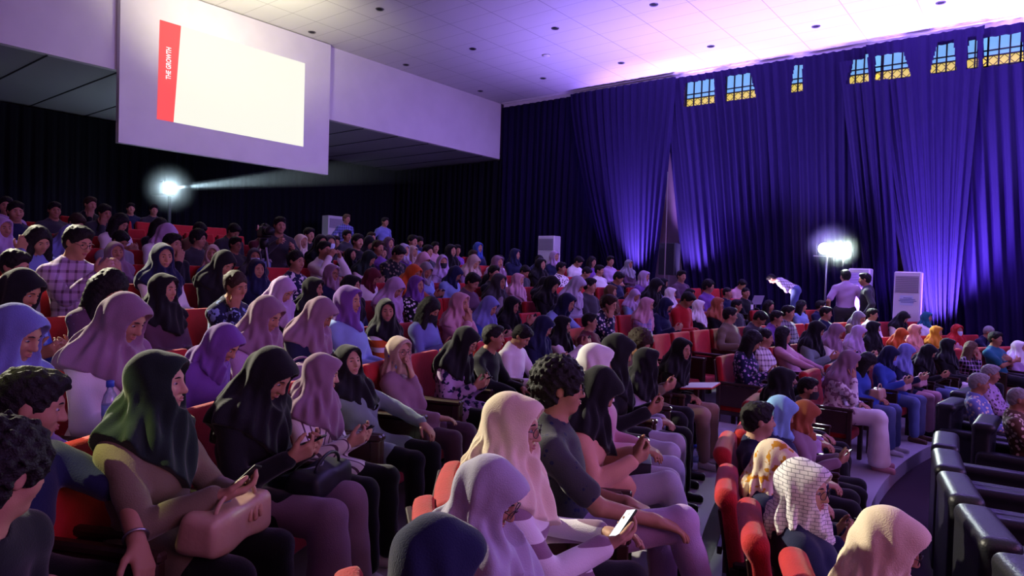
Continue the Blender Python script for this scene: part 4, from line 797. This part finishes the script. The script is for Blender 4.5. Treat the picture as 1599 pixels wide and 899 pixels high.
# labels
used = set()
for s in SEATED:
    if 'lab' in s['op']: s['lab'] = s['op']['lab']; used.add(s['lab'])
for s in SEATED:
    if 'lab' in s: continue
    e = s['e']; base = bodyname(e); act = ACT[e[6]]; opts = []
    for t in sorted(SEATED, key=lambda t: (t['e'][0]-e[0])**2+2*(t['e'][1]-e[1])**2):
        if t is s: continue
        dx, dy = t['e'][0]-e[0], t['e'][1]-e[1]
        rel = ('in front of' if dy < 0 else 'behind') if abs(dy) > abs(dx) and s['row'] != t['row'] else ('right of' if dx < 0 else 'left of')
        opts.append('%s%s %s the %s' % (base, (' '+act) if act else '', rel, bodyname(t['e'])))
        if len(opts) > 12: break
    opts = [o for o in opts if len(o.split()) <= 15 and o not in used] or [opts[0]]
    s['lab'] = opts[0]; used.add(opts[0])
M_bottle = mat('clear_bottle', (.75, .82, .95), .08, spec=.6); M_bottle.node_tree.nodes['Principled BSDF'].inputs['Transmission Weight'].default_value = .75
M_cap = mat('blue_cap', (.05, .12, .6), .4); M_blabel = mat('bottle_label', (.25, .4, .75), .5)
M_box = mat('dark_snack_box', (.03, .028, .04), .6); M_tan = mat('tan_leather', (.48, .30, .22), .4, bump=.15, bscale=40); M_bagk = mat('black_bag', (.012, .013, .02), .5); M_bagp = mat('pink_bag', (.60, .36, .40), .55)
M_folder = mat('red_folder', (.55, .05, .03), .5); M_snack = mat('pink_snack', (.6, .35, .35), .7)
def lab16(s): return ' '.join(s.split()[:16])
b = MB(); b.box((0, 0, 0), (.155, .076, .009), .004); ME_phone = b.mesh('body'); b = MB(); b.box((0, 0, .0052), (.145, .068, .001)); ME_phs = b.mesh('screen')
def basis(fx, up):
    fx = nrm(fx); up = nrm(np.array(up)-fx*(np.array(up)@fx)); return np.stack([fx, np.cross(up, fx), up], 1)
def phone(M, lab, lit=False):
    r = empty('smartphone', (0, 0, 0)); r.matrix_world = M; tag(r, lab16(lab), 'phone', 'smartphones'); b_ = link('body', ME_phone, r, M_black); link('screen', ME_phs, b_, M_screen if lit else M_glassbody)
b = MB(); b.lathe([(.030, 0), (.032, .01), (.032, .055), (.030, .06), (.032, .065), (.032, .13), (.024, .165), (.013, .185), (.013, .198)], n=18); ME_bot = b.mesh('body', True)
b = MB(); b.lathe([(.016, .198), (.016, .222), (.014, .225)], n=14); ME_cap = b.mesh('cap', True); b = MB(); b.lathe([(.0325, .075), (.0325, .122)], n=18); ME_bl = b.mesh('label', True)
def bottle(M, lab):
    r = empty('water_bottle', (0, 0, 0)); r.matrix_world = M; tag(r, lab16(lab), 'bottle', 'water bottles'); b_ = link('body', ME_bot, r, M_bottle); link('cap', ME_cap, b_, M_cap); link('label', ME_bl, b_, M_blabel)
def bookish(M, lab, name='paper', cat='paper', m=M_paper, d=(.30, .21, .006), folder=False):
    r = empty(name, (0, 0, 0)); r.matrix_world = M; tag(r, lab16(lab), cat); q = MB(); q.box((0, 0, 0), d); q.obj('cover' if folder else 'sheet', m, r); q = MB(); q.box((0, 0, d[2]/2+.003), (d[0]*.96, d[1]*.96, .004)); q.obj('pages', M_paper, r)
def softbag(M, lab, m, d, handle=True):
    r = empty('handbag', (0, 0, 0)); r.matrix_world = M; tag(r, lab16(lab), 'bag'); v = Vol((-d[0], -d[1], -d[2]), (d[0], d[1], d[2]), .010); sl, X, Y, Z = v.sub((-9,)*3, (9,)*3, 0)
    sx = 1-.25*(Z/d[2]+.5); q = np.broadcast_arrays(np.abs(X)/sx-d[0]/2+.03, np.abs(Y)-d[1]/2+.03, np.abs(Z)-d[2]/2+.03); v.f = (np.sqrt(sum(np.maximum(a, 0)**2 for a in q))+np.minimum(np.maximum.reduce(q), 0)-.03+.006*np.sin(30*Y+12*X)*np.sin(25*X)).astype(np.float32)
    link('body', v.mesh('body'), r, m)
    if handle: q = MB(); q.tube([(d[0]*.15, d[1]*.32*math.cos(a), d[2]*.45+.07*math.sin(a)) for a in np.linspace(0, math.pi, 12)], .008, 6); q.obj('handle', m, r, True)
    q = MB(); q.tube([(-d[0]*.3, -d[1]*.42, d[2]*.47), (0, 0, d[2]*.50), (-d[0]*.3, d[1]*.42, d[2]*.47)], .004, 5); q.obj('zip', M_metal, r)
def snackbox(M, lab):
    r = empty('snack_box', (0, 0, 0)); r.matrix_world = M; tag(r, lab16(lab), 'box', 'snack boxes'); q = MB(); q.box((0, 0, .035), (.15, .20, .07), .003); q.obj('box', M_box, r)
    q = MB(); [q.box((.0765, -.08+.02*j, .02+.018*k), (.002, .007, .006)) for j in range(9) for k in range(3)]; q.obj('printed_dots', M_paper, r); q = MB(); q.box((0, 0, .072), (.153, .203, .006), .002); q.obj('lid', M_box, r)
T4 = lambda M3, t: m4(M3, t)
for s in SEATED:
    e, op, p, J, sc = s['e'], s['op'], s['p'], s['J'], s['sc']; psi = math.atan2(CEN[1]-s['root'][1], CEN[0]-s['root'][0])+R(op.get('rot', 0)); d = s['depth']; man = s['male']; hd = s['hd']
    near = d < 6.6 or bool(op.get('armL') or op.get('armR') or op.get('kneeR')); h = min(.0115, max(.0056, .00215*d))
    if near: fig = figure(p, h, None, s['i']*1.37+1); J = fig['J']
    else:
        pq = dict(p); pq['hy'] = int(round(p['hy']/15.)*15); key = (e[6], pq['hy'], s['hw'], man, p.get('bot'), p.get('sleeve'), p.get('hp', 6), p.get('lean', -9), s['i'] % 2); fig = get_fig(key, pq, max(h, .0095), s['i']*1.37+1); J = fig['J']
    loc = (s['root'][0], s['root'][1], s['z']+CZ)
    top = op.get('top', e[4]); shoe = op.get('shoe', ('white', 'black', 'brown', 'black')[s['i'] % 4])
    r = place_person(s['lab'], fig, p, loc, psi, sc, s['hcol'], top, e[5], shoe, d < 9.5, 'g' in hd, 'k' if 'k' in hd else ('x' if 'x' in hd else ''), op.get('skin', s['i'] % 3 if s['i'] % 3 != 2 else 0), 'seated audience')
    if s['row'] == 'F' and s['ph'] > .0: rz = psi
    chair(loc, psi, d < 8.8, lab16('red chair of the '+s['lab']), s['row'] == 'F')
    W = Matrix.Translation(loc) @ Matrix.Rotation(psi, 4, 'Z') @ Matrix.Scale(sc, 4)
    L_, R_ = J['L'], J['R']; it = op.get('it'); cL = L_['W']+L_['f']*.085+L_['n']*.03; cR = R_['W']+R_['f']*.085+R_['n']*.03; mid = (cL+cR)/2; hc = J['hc']
    if it in ('phone', 'lit'):
        c = mid if e[6] in ('phone', 'phoneup', 'photo') and 'armR' not in op else cR+R_['n']*.005; up = hc-c
        if e[6] == 'head': c = cL; up = hc-c
        fx = np.array((.8, .25, .1))-nrm(up)*(np.array((.8, .25, .1))@nrm(up)); phone(W @ T4(basis(fx, up), c), 'phone of the '+s['lab'], it == 'lit' or s['i'] % 5 == 0)
    elif it == 'bottleup': c = L_['W']+L_['f']*.07+L_['n']*.035; bottle(W @ T4(basis((0, 1, .2), (-.55, 0, .8)), c+np.array((.0, .0, -.07))), 'water bottle raised by the '+s['lab'])
    elif it == 'bottle': bottle(W @ T4(np.eye(3), (.27, -.24, .664)), 'water bottle beside the '+s['lab'])
    elif it == 'paper': bookish(W @ T4(basis((.95, 0, -.05), (-.05, 0, 1)), (.38, 0, .685)), 'paper sheets on the lap of the '+s['lab'])
    elif it == 'folder': bookish(W @ T4(basis((.9, 0, .1), (-.5, .0, .8)), (.36, .05, .78)), 'red folder with white sheets held by the '+s['lab'], 'folder', 'folder', M_folder, (.31, .40, .012), True)
    elif it == 'snackbox': snackbox(W @ T4(np.eye(3), (.30, .12, .665)), 'dark dotted snack box on lap of the '+s['lab'])
    elif it == 'snack': q = MB(); q.lathe([(.0, -.03), (.025, -.025), (.032, 0), (.022, .03), (0, .035)], n=12); o = q.obj('snack', M_snack, None, True); o.matrix_world = W @ T4(np.eye(3), mid); tag(o, lab16('pink snack held by the '+s['lab']), 'food')
    elif it == 'laptop':
        t = empty('laptop', (0, 0, 0)); t.matrix_world = W @ T4(np.eye(3), (.40, 0, .70)); tag(t, 'thin glowing laptop before the man in magenta', 'laptop'); q = MB(); q.box((0, 0, 0), (.24, .34, .014), .003); q.obj('base', M_acg, t); q = MB(); q.box((.17, 0, .09), (.012, .34, .22), .003, Matrix.Rotation(R(22), 4, 'Y')); q.obj('lid', M_acg, t); q = MB(); q.box((.160, 0, .092), (.004, .31, .19), 0, Matrix.Rotation(R(22), 4, 'Y')); q.obj('screen', M_screen, t)
    if op.get('bag'): softbag(W @ T4(np.eye(3), (.24, .02, .73)), op['bag']+' handbag on the lap of the '+s['lab'], {'pink': M_bagp, 'beige': M_tan}[op['bag']], (.16, .26, .13))
    if op.get('badge'): q = MB(); q.box((.13, 0, .86), (.004, .075, .10)); q.obj('name_badge', M_paper, r)
    if op.get('bangle'): A = L_; q = MB(); u = nrm(A['W']-A['E']); x_ = nrm(np.cross(u, (0, 0, 1))); y_ = np.cross(u, x_); c = A['W']-u*.03; q.tube([tuple(c+(x_*math.cos(a)+y_*math.sin(a))*.036) for a in np.linspace(0, 2*math.pi, 20)], .005, 6, False); q.obj('bangle', M_metal, r, True)
    if e[0] == 275: softbag(W @ T4(basis((.95, .0, -.12), (.12, .0, 1)), (.33, -.02, .685)), 'tan leather handbag on the lap of the woman in dark green hijab', M_tan, (.17, .36, .14))
    if e[0] == 425: softbag(W @ T4(basis((.95, .0, -.12), (.12, .0, 1)), (.36, .04, .67)), 'black bag on the lap of the woman in black hijab with phone', M_bagk, (.18, .32, .10))
# empty seats between and beside the people
def seat_at(k, ph, lab):
    rr, z = ROWS[k]; x, y = CEN[0]-rr*math.cos(ph), CEN[1]+rr*math.sin(ph); d = float(np.array((x, y, z))@CF); chair((x, y, z+CZ), -ph, d < 8.8, lab16(lab), k == 'F')
ORD = ('', 'second ', 'third ', 'fourth ', 'fifth ', 'sixth ', 'seventh ', 'eighth ', 'ninth ', 'tenth ', 'eleventh ', 'twelfth ')
def far_side(k, a, n, step, sgn):
    for j in range(n): seat_at(k, a['ph']+sgn*step*(j+1), '%sempty red chair %s of the %s' % (ORD[j], 'right' if sgn > 0 else 'left', a['lab']))
for k, L in byrow.items():
    rr = ROWS[k][0]; pit = .575/rr
    for a, b_ in zip(L, L[1:]):
        if a['ph'] < PHB < b_['ph'] and k in 'FBA': continue
        n = int((b_['ph']-a['ph'])/pit+.25)-1
        if 0 < n < 12: far_side(k, a, n, (b_['ph']-a['ph'])/(n+1), 1)
    if k in NEAR and k not in 'FB':
        n = int((PHB-.01-L[-1]['ph'])/pit); far_side(k, L[-1], min(n, 4), pit, 1)
    if k in RIGHT and k not in 'FR0':
        n = int((L[0]['ph']-PHB-.01)/pit); far_side(k, L[0], min(n, 5), pit, -1)
far_side('F', byrow['F'][0], 2, .6/13.05, -1)
# ------------------------------------------------------------------ people standing, the camera operator
def standing(x, y, hd, hcol, top, bot, pose, face_az, lab, d=None, floor=None, **op):
    p = dict(POSES[pose]); p.update(op); p['hw'] = hd[0]; p['male'] = 'M' in hd; J = joints(p); hc = J['hc']; q = ray(x, y)*d; psi = R(face_az)
    sc = min(1.1, max(.9, (q[2]-floor)/hc[2])); fl = q[2]-hc[2]*sc
    fig = figure(p, .009, None, x*.1); off = Matrix.Rotation(psi, 2) @ Vector((hc[0]*sc, hc[1]*sc))
    return place_person(lab, fig, p, (q[0]-off[0], q[1]-off[1], (floor if abs(fl-floor) < .12 else floor)+CZ), psi, sc, hcol, top, bot, 'black', d < 12, False, '', 0, None), q
standing(1320, 428, 'SM', 'hairblack', 'lilac', 'charcoal', 'stand', 115, 'man in pale lilac polo standing with his back turned before the lamps', 13.4, -1.56, sleeve=.5, hy=15)
standing(1350, 436, 'SM', 'hairblack', 'charcoal', 'black', 'stand', 190, 'man in dark jacket standing beside the man in lilac polo', 13.2, -1.56)
standing(1205, 440, 'SM', 'hairblack', 'plaid:white:plum', 'denim', 'bow', 190, 'man in checked shirt bowing low by the side wall', 15.2, -1.04)
_, qc = standing(437, 352, 'SM', 'hairblack', 'charcoal', 'black', 'stand', -15, 'camera operator in dark clothes bending to the video camera', 9.6, -1.0, lean=18, armR=((.42, -.10, 1.22), (.9, .1, .3), (0, .9, -.2), .7, (-.2, -.5, -.6)), armL=((.40, .12, 1.15), (.9, -.2, .3), (0, -.9, -.1), .7, (-.2, .5, -.6)))
standing(204, 331, 'SM', 'hairblack', 'navy', 'charcoal', 'stand', -10, 'man in navy standing at the rear left of the projector glow', 12.5, -.40)
standing(240, 330, 'SM', 'hairblack', 'charcoal', 'brown', 'stand', -10, 'man in charcoal standing at the rear under the projector glow', 12.7, -.40)
standing(541, 347, 'SM', 'hairdye', 'plaid:periwinkle:navy', 'black', 'stand', 0, 'man in blue checked shirt standing at the rear air conditioner', 14.6, -.33)
standing(601, 356, 'SM', 'hairblack', 'periwinkle', 'black', 'stand', 0, 'man in blue standing alone before the rear curtain', 15.2, -.33)
# video camera on its tripod
tp = ray(413, 362)*9.0; t = empty('video_camera', (tp[0], tp[1], tp[2]+CZ), R(-20)); tag(t, 'black video camera on tripod pointed at the stage', 'camera'); b = MB(); b.box((0, 0, 0), (.34, .13, .15), .015); b.box((-.03, 0, .10), (.18, .03, .03), .008); b.box((-.07, 0, .075), (.02, .03, .05)); b.obj('body', M_black, t)
b = MB(); q = [(.052, .17), (.052, .20), (.045, .20), (.045, .29), (.06, .30), (.06, .36)]; b.lathe(q, n=18); o = b.obj('lens', M_black, t, True, rot=(0, R(90), 0)); b = MB(); b.box((0, -.09, .05), (.10, .015, .07)); b.obj('viewfinder', M_glassbody, t)
t2 = empty('camera_tripod', (tp[0], tp[1], -1.0+CZ), R(-20)); tag(t2, 'tall grey tripod under the video camera', 'tripod'); zt = tp[2]+1.0-.09; b = MB(); b.lathe([(.05, zt-.14), (.06, zt-.05), (.05, zt)], n=14); b.obj('head', M_black, t2, True)
for k in range(3):
    a = R(20+120*k); b = MB(); b.tube([(.04*math.cos(a), .04*math.sin(a), zt-.12), (.22*math.cos(a), .22*math.sin(a), zt*.45)], .016, 7); b.tube([(.22*math.cos(a), .22*math.sin(a), zt*.45), (.42*math.cos(a), .42*math.sin(a), .01)], .011, 7); b.obj('leg', M_metal, t2)
b = MB(); b.tube([(-.05, .03, zt-.08), (-.42, .10, zt-.30)], .010, 6); b.obj('pan_handle', M_black, t2)
# ------------------------------------------------------------------ lamps, air conditioners, loudspeaker
M_led = mat('led_panel', (.5, .5, .5), .3, emit=(.86, 1, .93), estr=38); M_lampk = mat('lamp_housing', (.02, .02, .024), .4)
lp = on_y(1291, 400, 14.9); fl = -1.62; t = empty('lamp_stand', (lp[0], lp[1], fl+CZ)); tag(t, 'grey pole stand carrying two bright white lamps by the side wall', 'lamp stand'); hgt = lp[2]-fl
b = MB(); b.tube([(0, 0, .3), (0, 0, hgt)], .020, 8); b.obj('pole', M_metal, t, True); b = MB(); b.tube([(-.2, -.22, hgt), (.2, .22, hgt)], .014, 8); b.obj('crossbar', M_metal, t, True)
for k in range(3): b = MB(); a = 2.1*k; b.tube([(0, 0, .42), (.42*math.cos(a), .42*math.sin(a), .01)], .012, 6); b.obj('leg', M_metal, t)
def lamp(px, py, lab, Y):
    q = on_y(px, py, Y); t = empty('flood_lamp', (q[0], q[1], q[2]+CZ)); tag(t, lab, 'lamp', None); d = nrm(np.array((1.6, -15, .4))-0*q); d = nrm(-q*np.array((1, 1, .3))); rt = Vector(d).to_track_quat('Z', 'Y').to_euler(); rt = tuple(rt)
    b = MB(); b.lathe([(.05, -.20), (.09, -.16), (.115, -.05), (.125, .005)], n=20); b.obj('housing', M_lampk, t, True, rot=rt); b = MB(); b.lathe([(.118, .002), (.07, .03), (0, .045)], n=20); b.obj('lens', M_led, t, True, rot=rt)
    spot('flood_lamp_light', (q[0]+d[0]*.1, q[1]+d[1]*.1, q[2]+CZ+d[2]*.1), (1.5, 8, 1.0), 520, (.86, 1, .93), 95, .5, .1)
lamp(1287, 388, 'left one of two bright white lamps on the stand', 14.75); lamp(1313, 388, 'right one of two bright white lamps on the stand', 15.05)
pj = on_x(265, 294, -17.2); t = empty('spotlight_projector', (pj[0], pj[1], pj[2]+CZ)); tag(t, 'bright spotlight shining from the rear wall through the haze', 'spotlight'); dv = nrm(np.array((-4.0, 11.2, 2.35))-pj); rt = tuple(Vector(dv).to_track_quat('Z', 'Y').to_euler())
b = MB(); b.box((0, 0, -.26), (.34, .34, .5), .03); b.obj('housing', M_lampk, t, rot=rt); b = MB(); b.lathe([(.12, 0), (.13, .06), (.12, .06)], n=20); b.obj('snoot', M_lampk, t, True, rot=rt); M_pj = mat('projector_lens', (.5, .5, .5), .3, emit=(.75, .95, 1), estr=60); b = MB(); b.lathe([(.118, .03), (.07, .05), (0, .055)], n=20); b.obj('lens', M_pj, t, True, rot=rt)
for q_, nm in ((nrm(-pj), 'side_lens'),): rt2 = tuple(Vector(q_).to_track_quat('Z', 'Y').to_euler()); b = MB(); b.box((0, 0, .29), (.22, .24, .02), .006); b.obj('front_glass', M_pj, t, rot=rt2)
b = MB(); hp_ = pj[2]+.15; b.box((0, 0, -hp_/2-.1), (.06, .06, hp_-.2)); b.box((0, 0, -hp_+.01), (.4, .4, .03)); b.obj('post', M_lampk, t)
def ac(px0, px1, pyt, Y, fl, lab, brand=False, x_plane=None):
    p0 = on_y(px0, pyt, Y) if x_plane is None else on_x(px0, pyt, x_plane); p1 = on_y(px1, pyt, Y) if x_plane is None else on_x(px1, pyt, x_plane)
    w_ = np.linalg.norm((p1-p0)[:2]); H = (p0[2]+p1[2])/2-fl; c = (p0+p1)/2; t = empty('air_conditioner', (c[0], c[1], fl+CZ), math.atan2(p1[1]-p0[1], p1[0]-p0[0])); tag(t, lab, 'air conditioner')
    b = MB(); b.box((0, .17, H/2), (w_, .34, H), .02); b.obj('cabinet', M_acw, t); b = MB(); gh = H*.17; b.box((0, -.004, H-.09-gh/2), (w_*.86, .012, gh)); b.obj('outlet_grille', M_acg, t); b = MB()
    for k in range(9): b.box((0, -.014, H-.09-gh*(k+.5)/9), (w_*.84, .012, .006))
    b.obj('louvre', M_acw, t); b = MB(); b.box((0, -.003, .34), (w_*.84, .01, .5)); b.obj('intake_grille', M_acw, t)
    if brand:
        fr = Matrix(((1, 0, 0, 0), (0, 0, -1, -.006), (0, 1, 0, H*.54), (0, 0, 0, 1))); text('brand_lettering', 'AUX', .085, M_lampk, t, fr)
        b = MB(); b.box((.0, -.004, H*.70), (w_*.50, .004, .20)); b.obj('sticker', mat('sticker_pale', (.62, .70, .85), .5), t); b = MB()
        for k, (wd, dz) in enumerate(((.14, .05), (.26, .02), (.30, -.01), (.22, -.04))): b.box((.02, -.008, H*.70+dz), (wd*w_/.45, .003, .012))
        b.obj('sticker_print', mat('sticker_ink', (.10, .13, .35), .6), t)
ac(1396.5, 1438.5, 424, 15.6, -1.73, 'white floor-standing air conditioner with sticker against the violet curtain', True); ac(1325, 1359, 419, 15.9, -1.62, 'white air conditioner half hidden behind the standing men'); ac(840, 866, 368, 16.3, -.9, 'air conditioner in the shadow near the far curtain'); ac(513, 538, 337, 0, -.2, 'air conditioner behind the standing man at the rear', x_plane=-17.6)
p0, p1 = on_y(1029.5, 379, 16.2), on_y(1055, 379, 16.2); t = empty('loudspeaker', ((p0[0]+p1[0])/2, 16.35, p0[2]+CZ)); tag(t, 'tall black loudspeaker in the curtain gap', 'loudspeaker'); wd = abs(p1[0]-p0[0]); b = MB(); b.box((0, 0, -.42), (wd, .34, .84), .02); b.obj('cabinet', M_black, t); b = MB(); b.box((0, -.175, -.42), (wd*.9, .012, .78)); b.obj('front_grille', M_dark, t); b = MB(); b.tube([(0, 0, -.84), (0, 0, -2.05)], .02, 8); b.obj('stand_pole', M_metal, t)
p0, p1 = on_y(1043, 268, 15.9), on_y(1038, 432, 15.9); b = MB(); b.tube([(p0[0], p0[1], p0[2]+CZ), (p1[0], p1[1], -1.35+CZ)], .016, 7); o = b.obj('pole', M_metal); tag(o, 'thin tall grey pole standing before the curtain gap', 'pole')
# ------------------------------------------------------------------ black leather armchairs on the carpet
def sdfbox(v, c, d, r, k=0.0, M=None):
    sl, X, Y, Z = v.sub((-9,)*3, (9,)*3, 0); q = np.broadcast_arrays(np.abs(X-c[0])-d[0]/2+r, np.abs(Y-c[1])-d[1]/2+r, np.abs(Z-c[2])-d[2]/2+r); v.op((np.sqrt(sum(np.maximum(a, 0)**2 for a in q))+np.minimum(np.maximum.reduce(q), 0)-r).astype(np.float32), sl, k)
def vm(name, parts, lo, hi, h=.014):
    v = Vol(lo, hi, h)
    for c, d, r, k in parts: sdfbox(v, c, d, r, k)
    return v.mesh(name)
AM = dict(back=vm('backrest', [((-.33, 0, .46), (.16, .66, .80), .04, 0), ((-.31, 0, .83), (.20, .66, .10), .05, .03)], (-.5, -.4, 0), (-.1, .4, 1)), seat=vm('seat_cushion', [((.06, 0, .34), (.62, .46, .17), .05, 0)], (-.35, -.3, .2), (.45, .3, .5)), arm=vm('armrest', [((.0, 0, .33), (.74, .13, .48), .03, 0), ((.02, 0, .56), (.76, .15, .09), .04, .02)], (-.5, -.12, 0), (.5, .12, .7)), base=vm('base', [((.02, 0, .17), (.68, .62, .18), .02, 0)], (-.4, -.4, 0), (.45, .4, .35)))
def armchair(x, y, rz, lab):
    t = empty('leather_armchair', (x, y, 0), rz); tag(t, lab, 'armchair', 'black armchairs'); link('backrest', AM['back'], t, M_leather); link('seat_cushion', AM['seat'], t, M_leather); link('base', AM['base'], t, M_leather)
    for s in (1, -1): link('armrest', AM['arm'], t, M_leather, (0, s*.31, 0))
    for a in (1, -1):
        for s in (1, -1): b = MB(); b.lathe([(.02, 0), (.026, .09)], (a*.28, s*.28, 0), 10); b.obj('foot', M_wood, t)
for k, Yc in enumerate((3.35, 4.08, 4.82, 5.56, 6.30, 7.04)):
    rr = 11.55; ph = math.asin((Yc-8)/rr); armchair(11.2-rr*math.cos(ph), Yc, -ph, ('empty black armchair at the near end of its row', 'empty black armchair at the bottom right corner', 'empty black armchair third from the raised platform', 'empty black armchair second from the raised platform', 'empty black armchair first from the raised platform edge', 'empty black armchair beside the gap in the row')[k])
for x, y, hd, hcol, top, hy, lab in ((1529, 600, 'SM', 'hairgrey', 'batik:periwinkle:cream', 10, 'grey-haired man in batik shirt in a black armchair'), (1547, 585, 'SM', 'hairgrey', 'batik:lilac:plum', 5, 'grey-haired man in mauve batik behind the first batik man'), (1593, 600, 'ZM', 'hairgrey', 'batik:brown:cream', 5, 'bald man in brown batik at the right edge')):
    zz = -2.24+(1.26 if x == 1593 else 1.10)
    p = dict(POSES['look']); p.update(hy=hy, hw=hd[0], male=True, lean=-14, armR='lap'); J = joints(p); hc = J['hc']; q = on_z(x, y, zz); psi = math.atan2(CEN[1]-q[1], CEN[0]-q[0]); sc = .97; off = Matrix.Rotation(psi, 2) @ Vector((hc[0]*sc, 0))
    place_person(lab, figure(p, .009, None, x*.3), p, (q[0]-off[0], q[1]-off[1], 0), psi, sc, hcol, top, 'black', 'black', True, False, '', 1, 'seated audience'); armchair(q[0]-off[0]-.02*math.cos(psi), q[1]-off[1]-.02*math.sin(psi), psi, 'black armchair of the '+lab); print('armch', q)
# ------------------------------------------------------------------ loose things on the floor and the seats
for x, y, z, lab in ((1071, 735, -1.69, 'left of two water bottles standing on the walkway'), (1084, 734, -1.69, 'right of two water bottles standing on the walkway'), (1075, 935, -1.69, 'water bottle with blue cap at the bottom edge of the walkway')):
    q = on_z(x, y, z); bottle(Matrix.Translation((q[0], q[1], z+CZ)), lab)
q = on_arc(468, 488, 16.15)[0]; softbag(Matrix.Translation((q[0], q[1], -1.5+.41+.20+CZ)), 'mauve backpack on the seat behind the violet and rose hijabs', mat('mauve_bag', PAL['mauve'], .7), (.22, .30, .38))
for x, y, r, z, lab in ((84, 520, 16.0, -1.5+.67, 'dark snack box beside the woman in bright blue hijab'), (1172, 590, 13.6, -1.9+.68, 'dark snack box at the aisle end armrest'), (1131, 538, 14.5, -1.73+.67, 'dark snack box before the man in olive jacket')):
    q = on_z(x, y, z); snackbox(Matrix.Translation((q[0], q[1], q[2]+CZ)) @ Matrix.Rotation(R(-20), 4, 'Z'), lab)
print('chairs', NCH[0], 'objects', len(bpy.data.objects), 'figs', len(FIG))

# haze that hangs in the light of the lamps
def haze(name, me, dens, M, lab, rad):
    m = bpy.data.materials.new(name); m.use_nodes = True; nt = m.node_tree; nt.nodes.clear(); out = nt.nodes.new('ShaderNodeOutputMaterial'); v = nt.nodes.new('ShaderNodeVolumeScatter'); tc = nt.nodes.new('ShaderNodeTexCoord'); ln = nt.nodes.new('ShaderNodeVectorMath'); ln.operation = 'LENGTH'; nt.links.new(tc.outputs['Object'], ln.inputs[0]); mr = nt.nodes.new('ShaderNodeMapRange'); mr.inputs['From Min'].default_value = .1 if rad < 2 else 1.0; mr.inputs['From Max'].default_value = rad; mr.inputs['To Min'].default_value = 1; mr.inputs['To Max'].default_value = 0; mr.interpolation_type = 'SMOOTHERSTEP'; nt.links.new(ln.outputs['Value'], mr.inputs['Value']); mu = nt.nodes.new('ShaderNodeMath'); mu.operation = 'MULTIPLY'; mu.inputs[1].default_value = dens; nt.links.new(mr.outputs[0], mu.inputs[0]); nt.links.new(mu.outputs[0], v.inputs['Density']); v.inputs['Anisotropy'].default_value = .3; v.inputs['Color'].default_value = (.85, .93, 1, 1); nt.links.new(v.outputs[0], out.inputs['Volume'])
    o = link(name, me, None, m); o.matrix_world = M; tag(o, lab, 'haze', None, 'stuff'); return o
def sphere_mesh(r): b = MB(); b.lathe([(max(.001, r*math.sin(a)), -r*math.cos(a)) for a in np.linspace(0, math.pi, 13)], n=20); return b.mesh('haze', True)
Q = Vector(dv).to_track_quat('Z', 'Y').to_matrix().to_4x4(); b = MB(); b.lathe([(.10, .75), (.20, 3.0), (.30, 5.5), (.40, 8.5)], n=20)
haze('haze', b.mesh('haze', True), .35, Matrix.Translation((pj[0], pj[1], pj[2]+CZ)) @ Q, 'thin shaft of haze lit by the rear spotlight', 8.4)
haze('haze', sphere_mesh(.74), 1.6, Matrix.Translation((pj[0], pj[1], pj[2]+CZ)), 'glowing haze around the rear spotlight', .72)
o = spot('rear_spotlight_beam', tuple(np.array((pj[0], pj[1], pj[2]+CZ))+dv*.10), tuple(np.array((pj[0], pj[1], pj[2]+CZ))+dv*5), 2600, (.62, .86, 1), 7, .6, .02)
l = bpy.data.lights.new('rear_spotlight_bulb', 'POINT'); l.energy = 32; l.color = (.6, .85, 1); l.shadow_soft_size = .05; o = bpy.data.objects.new('rear_spotlight_bulb', l); C0.objects.link(o); o.location = tuple(np.array((pj[0], pj[1], pj[2]+CZ))+nrm(-pj)*.45)
lq = on_y(1300, 388, 14.9); haze('haze', sphere_mesh(.62), .55, Matrix.Translation((lq[0], lq[1], lq[2]+CZ)), 'glowing haze around the two lamps on the stand', .60)
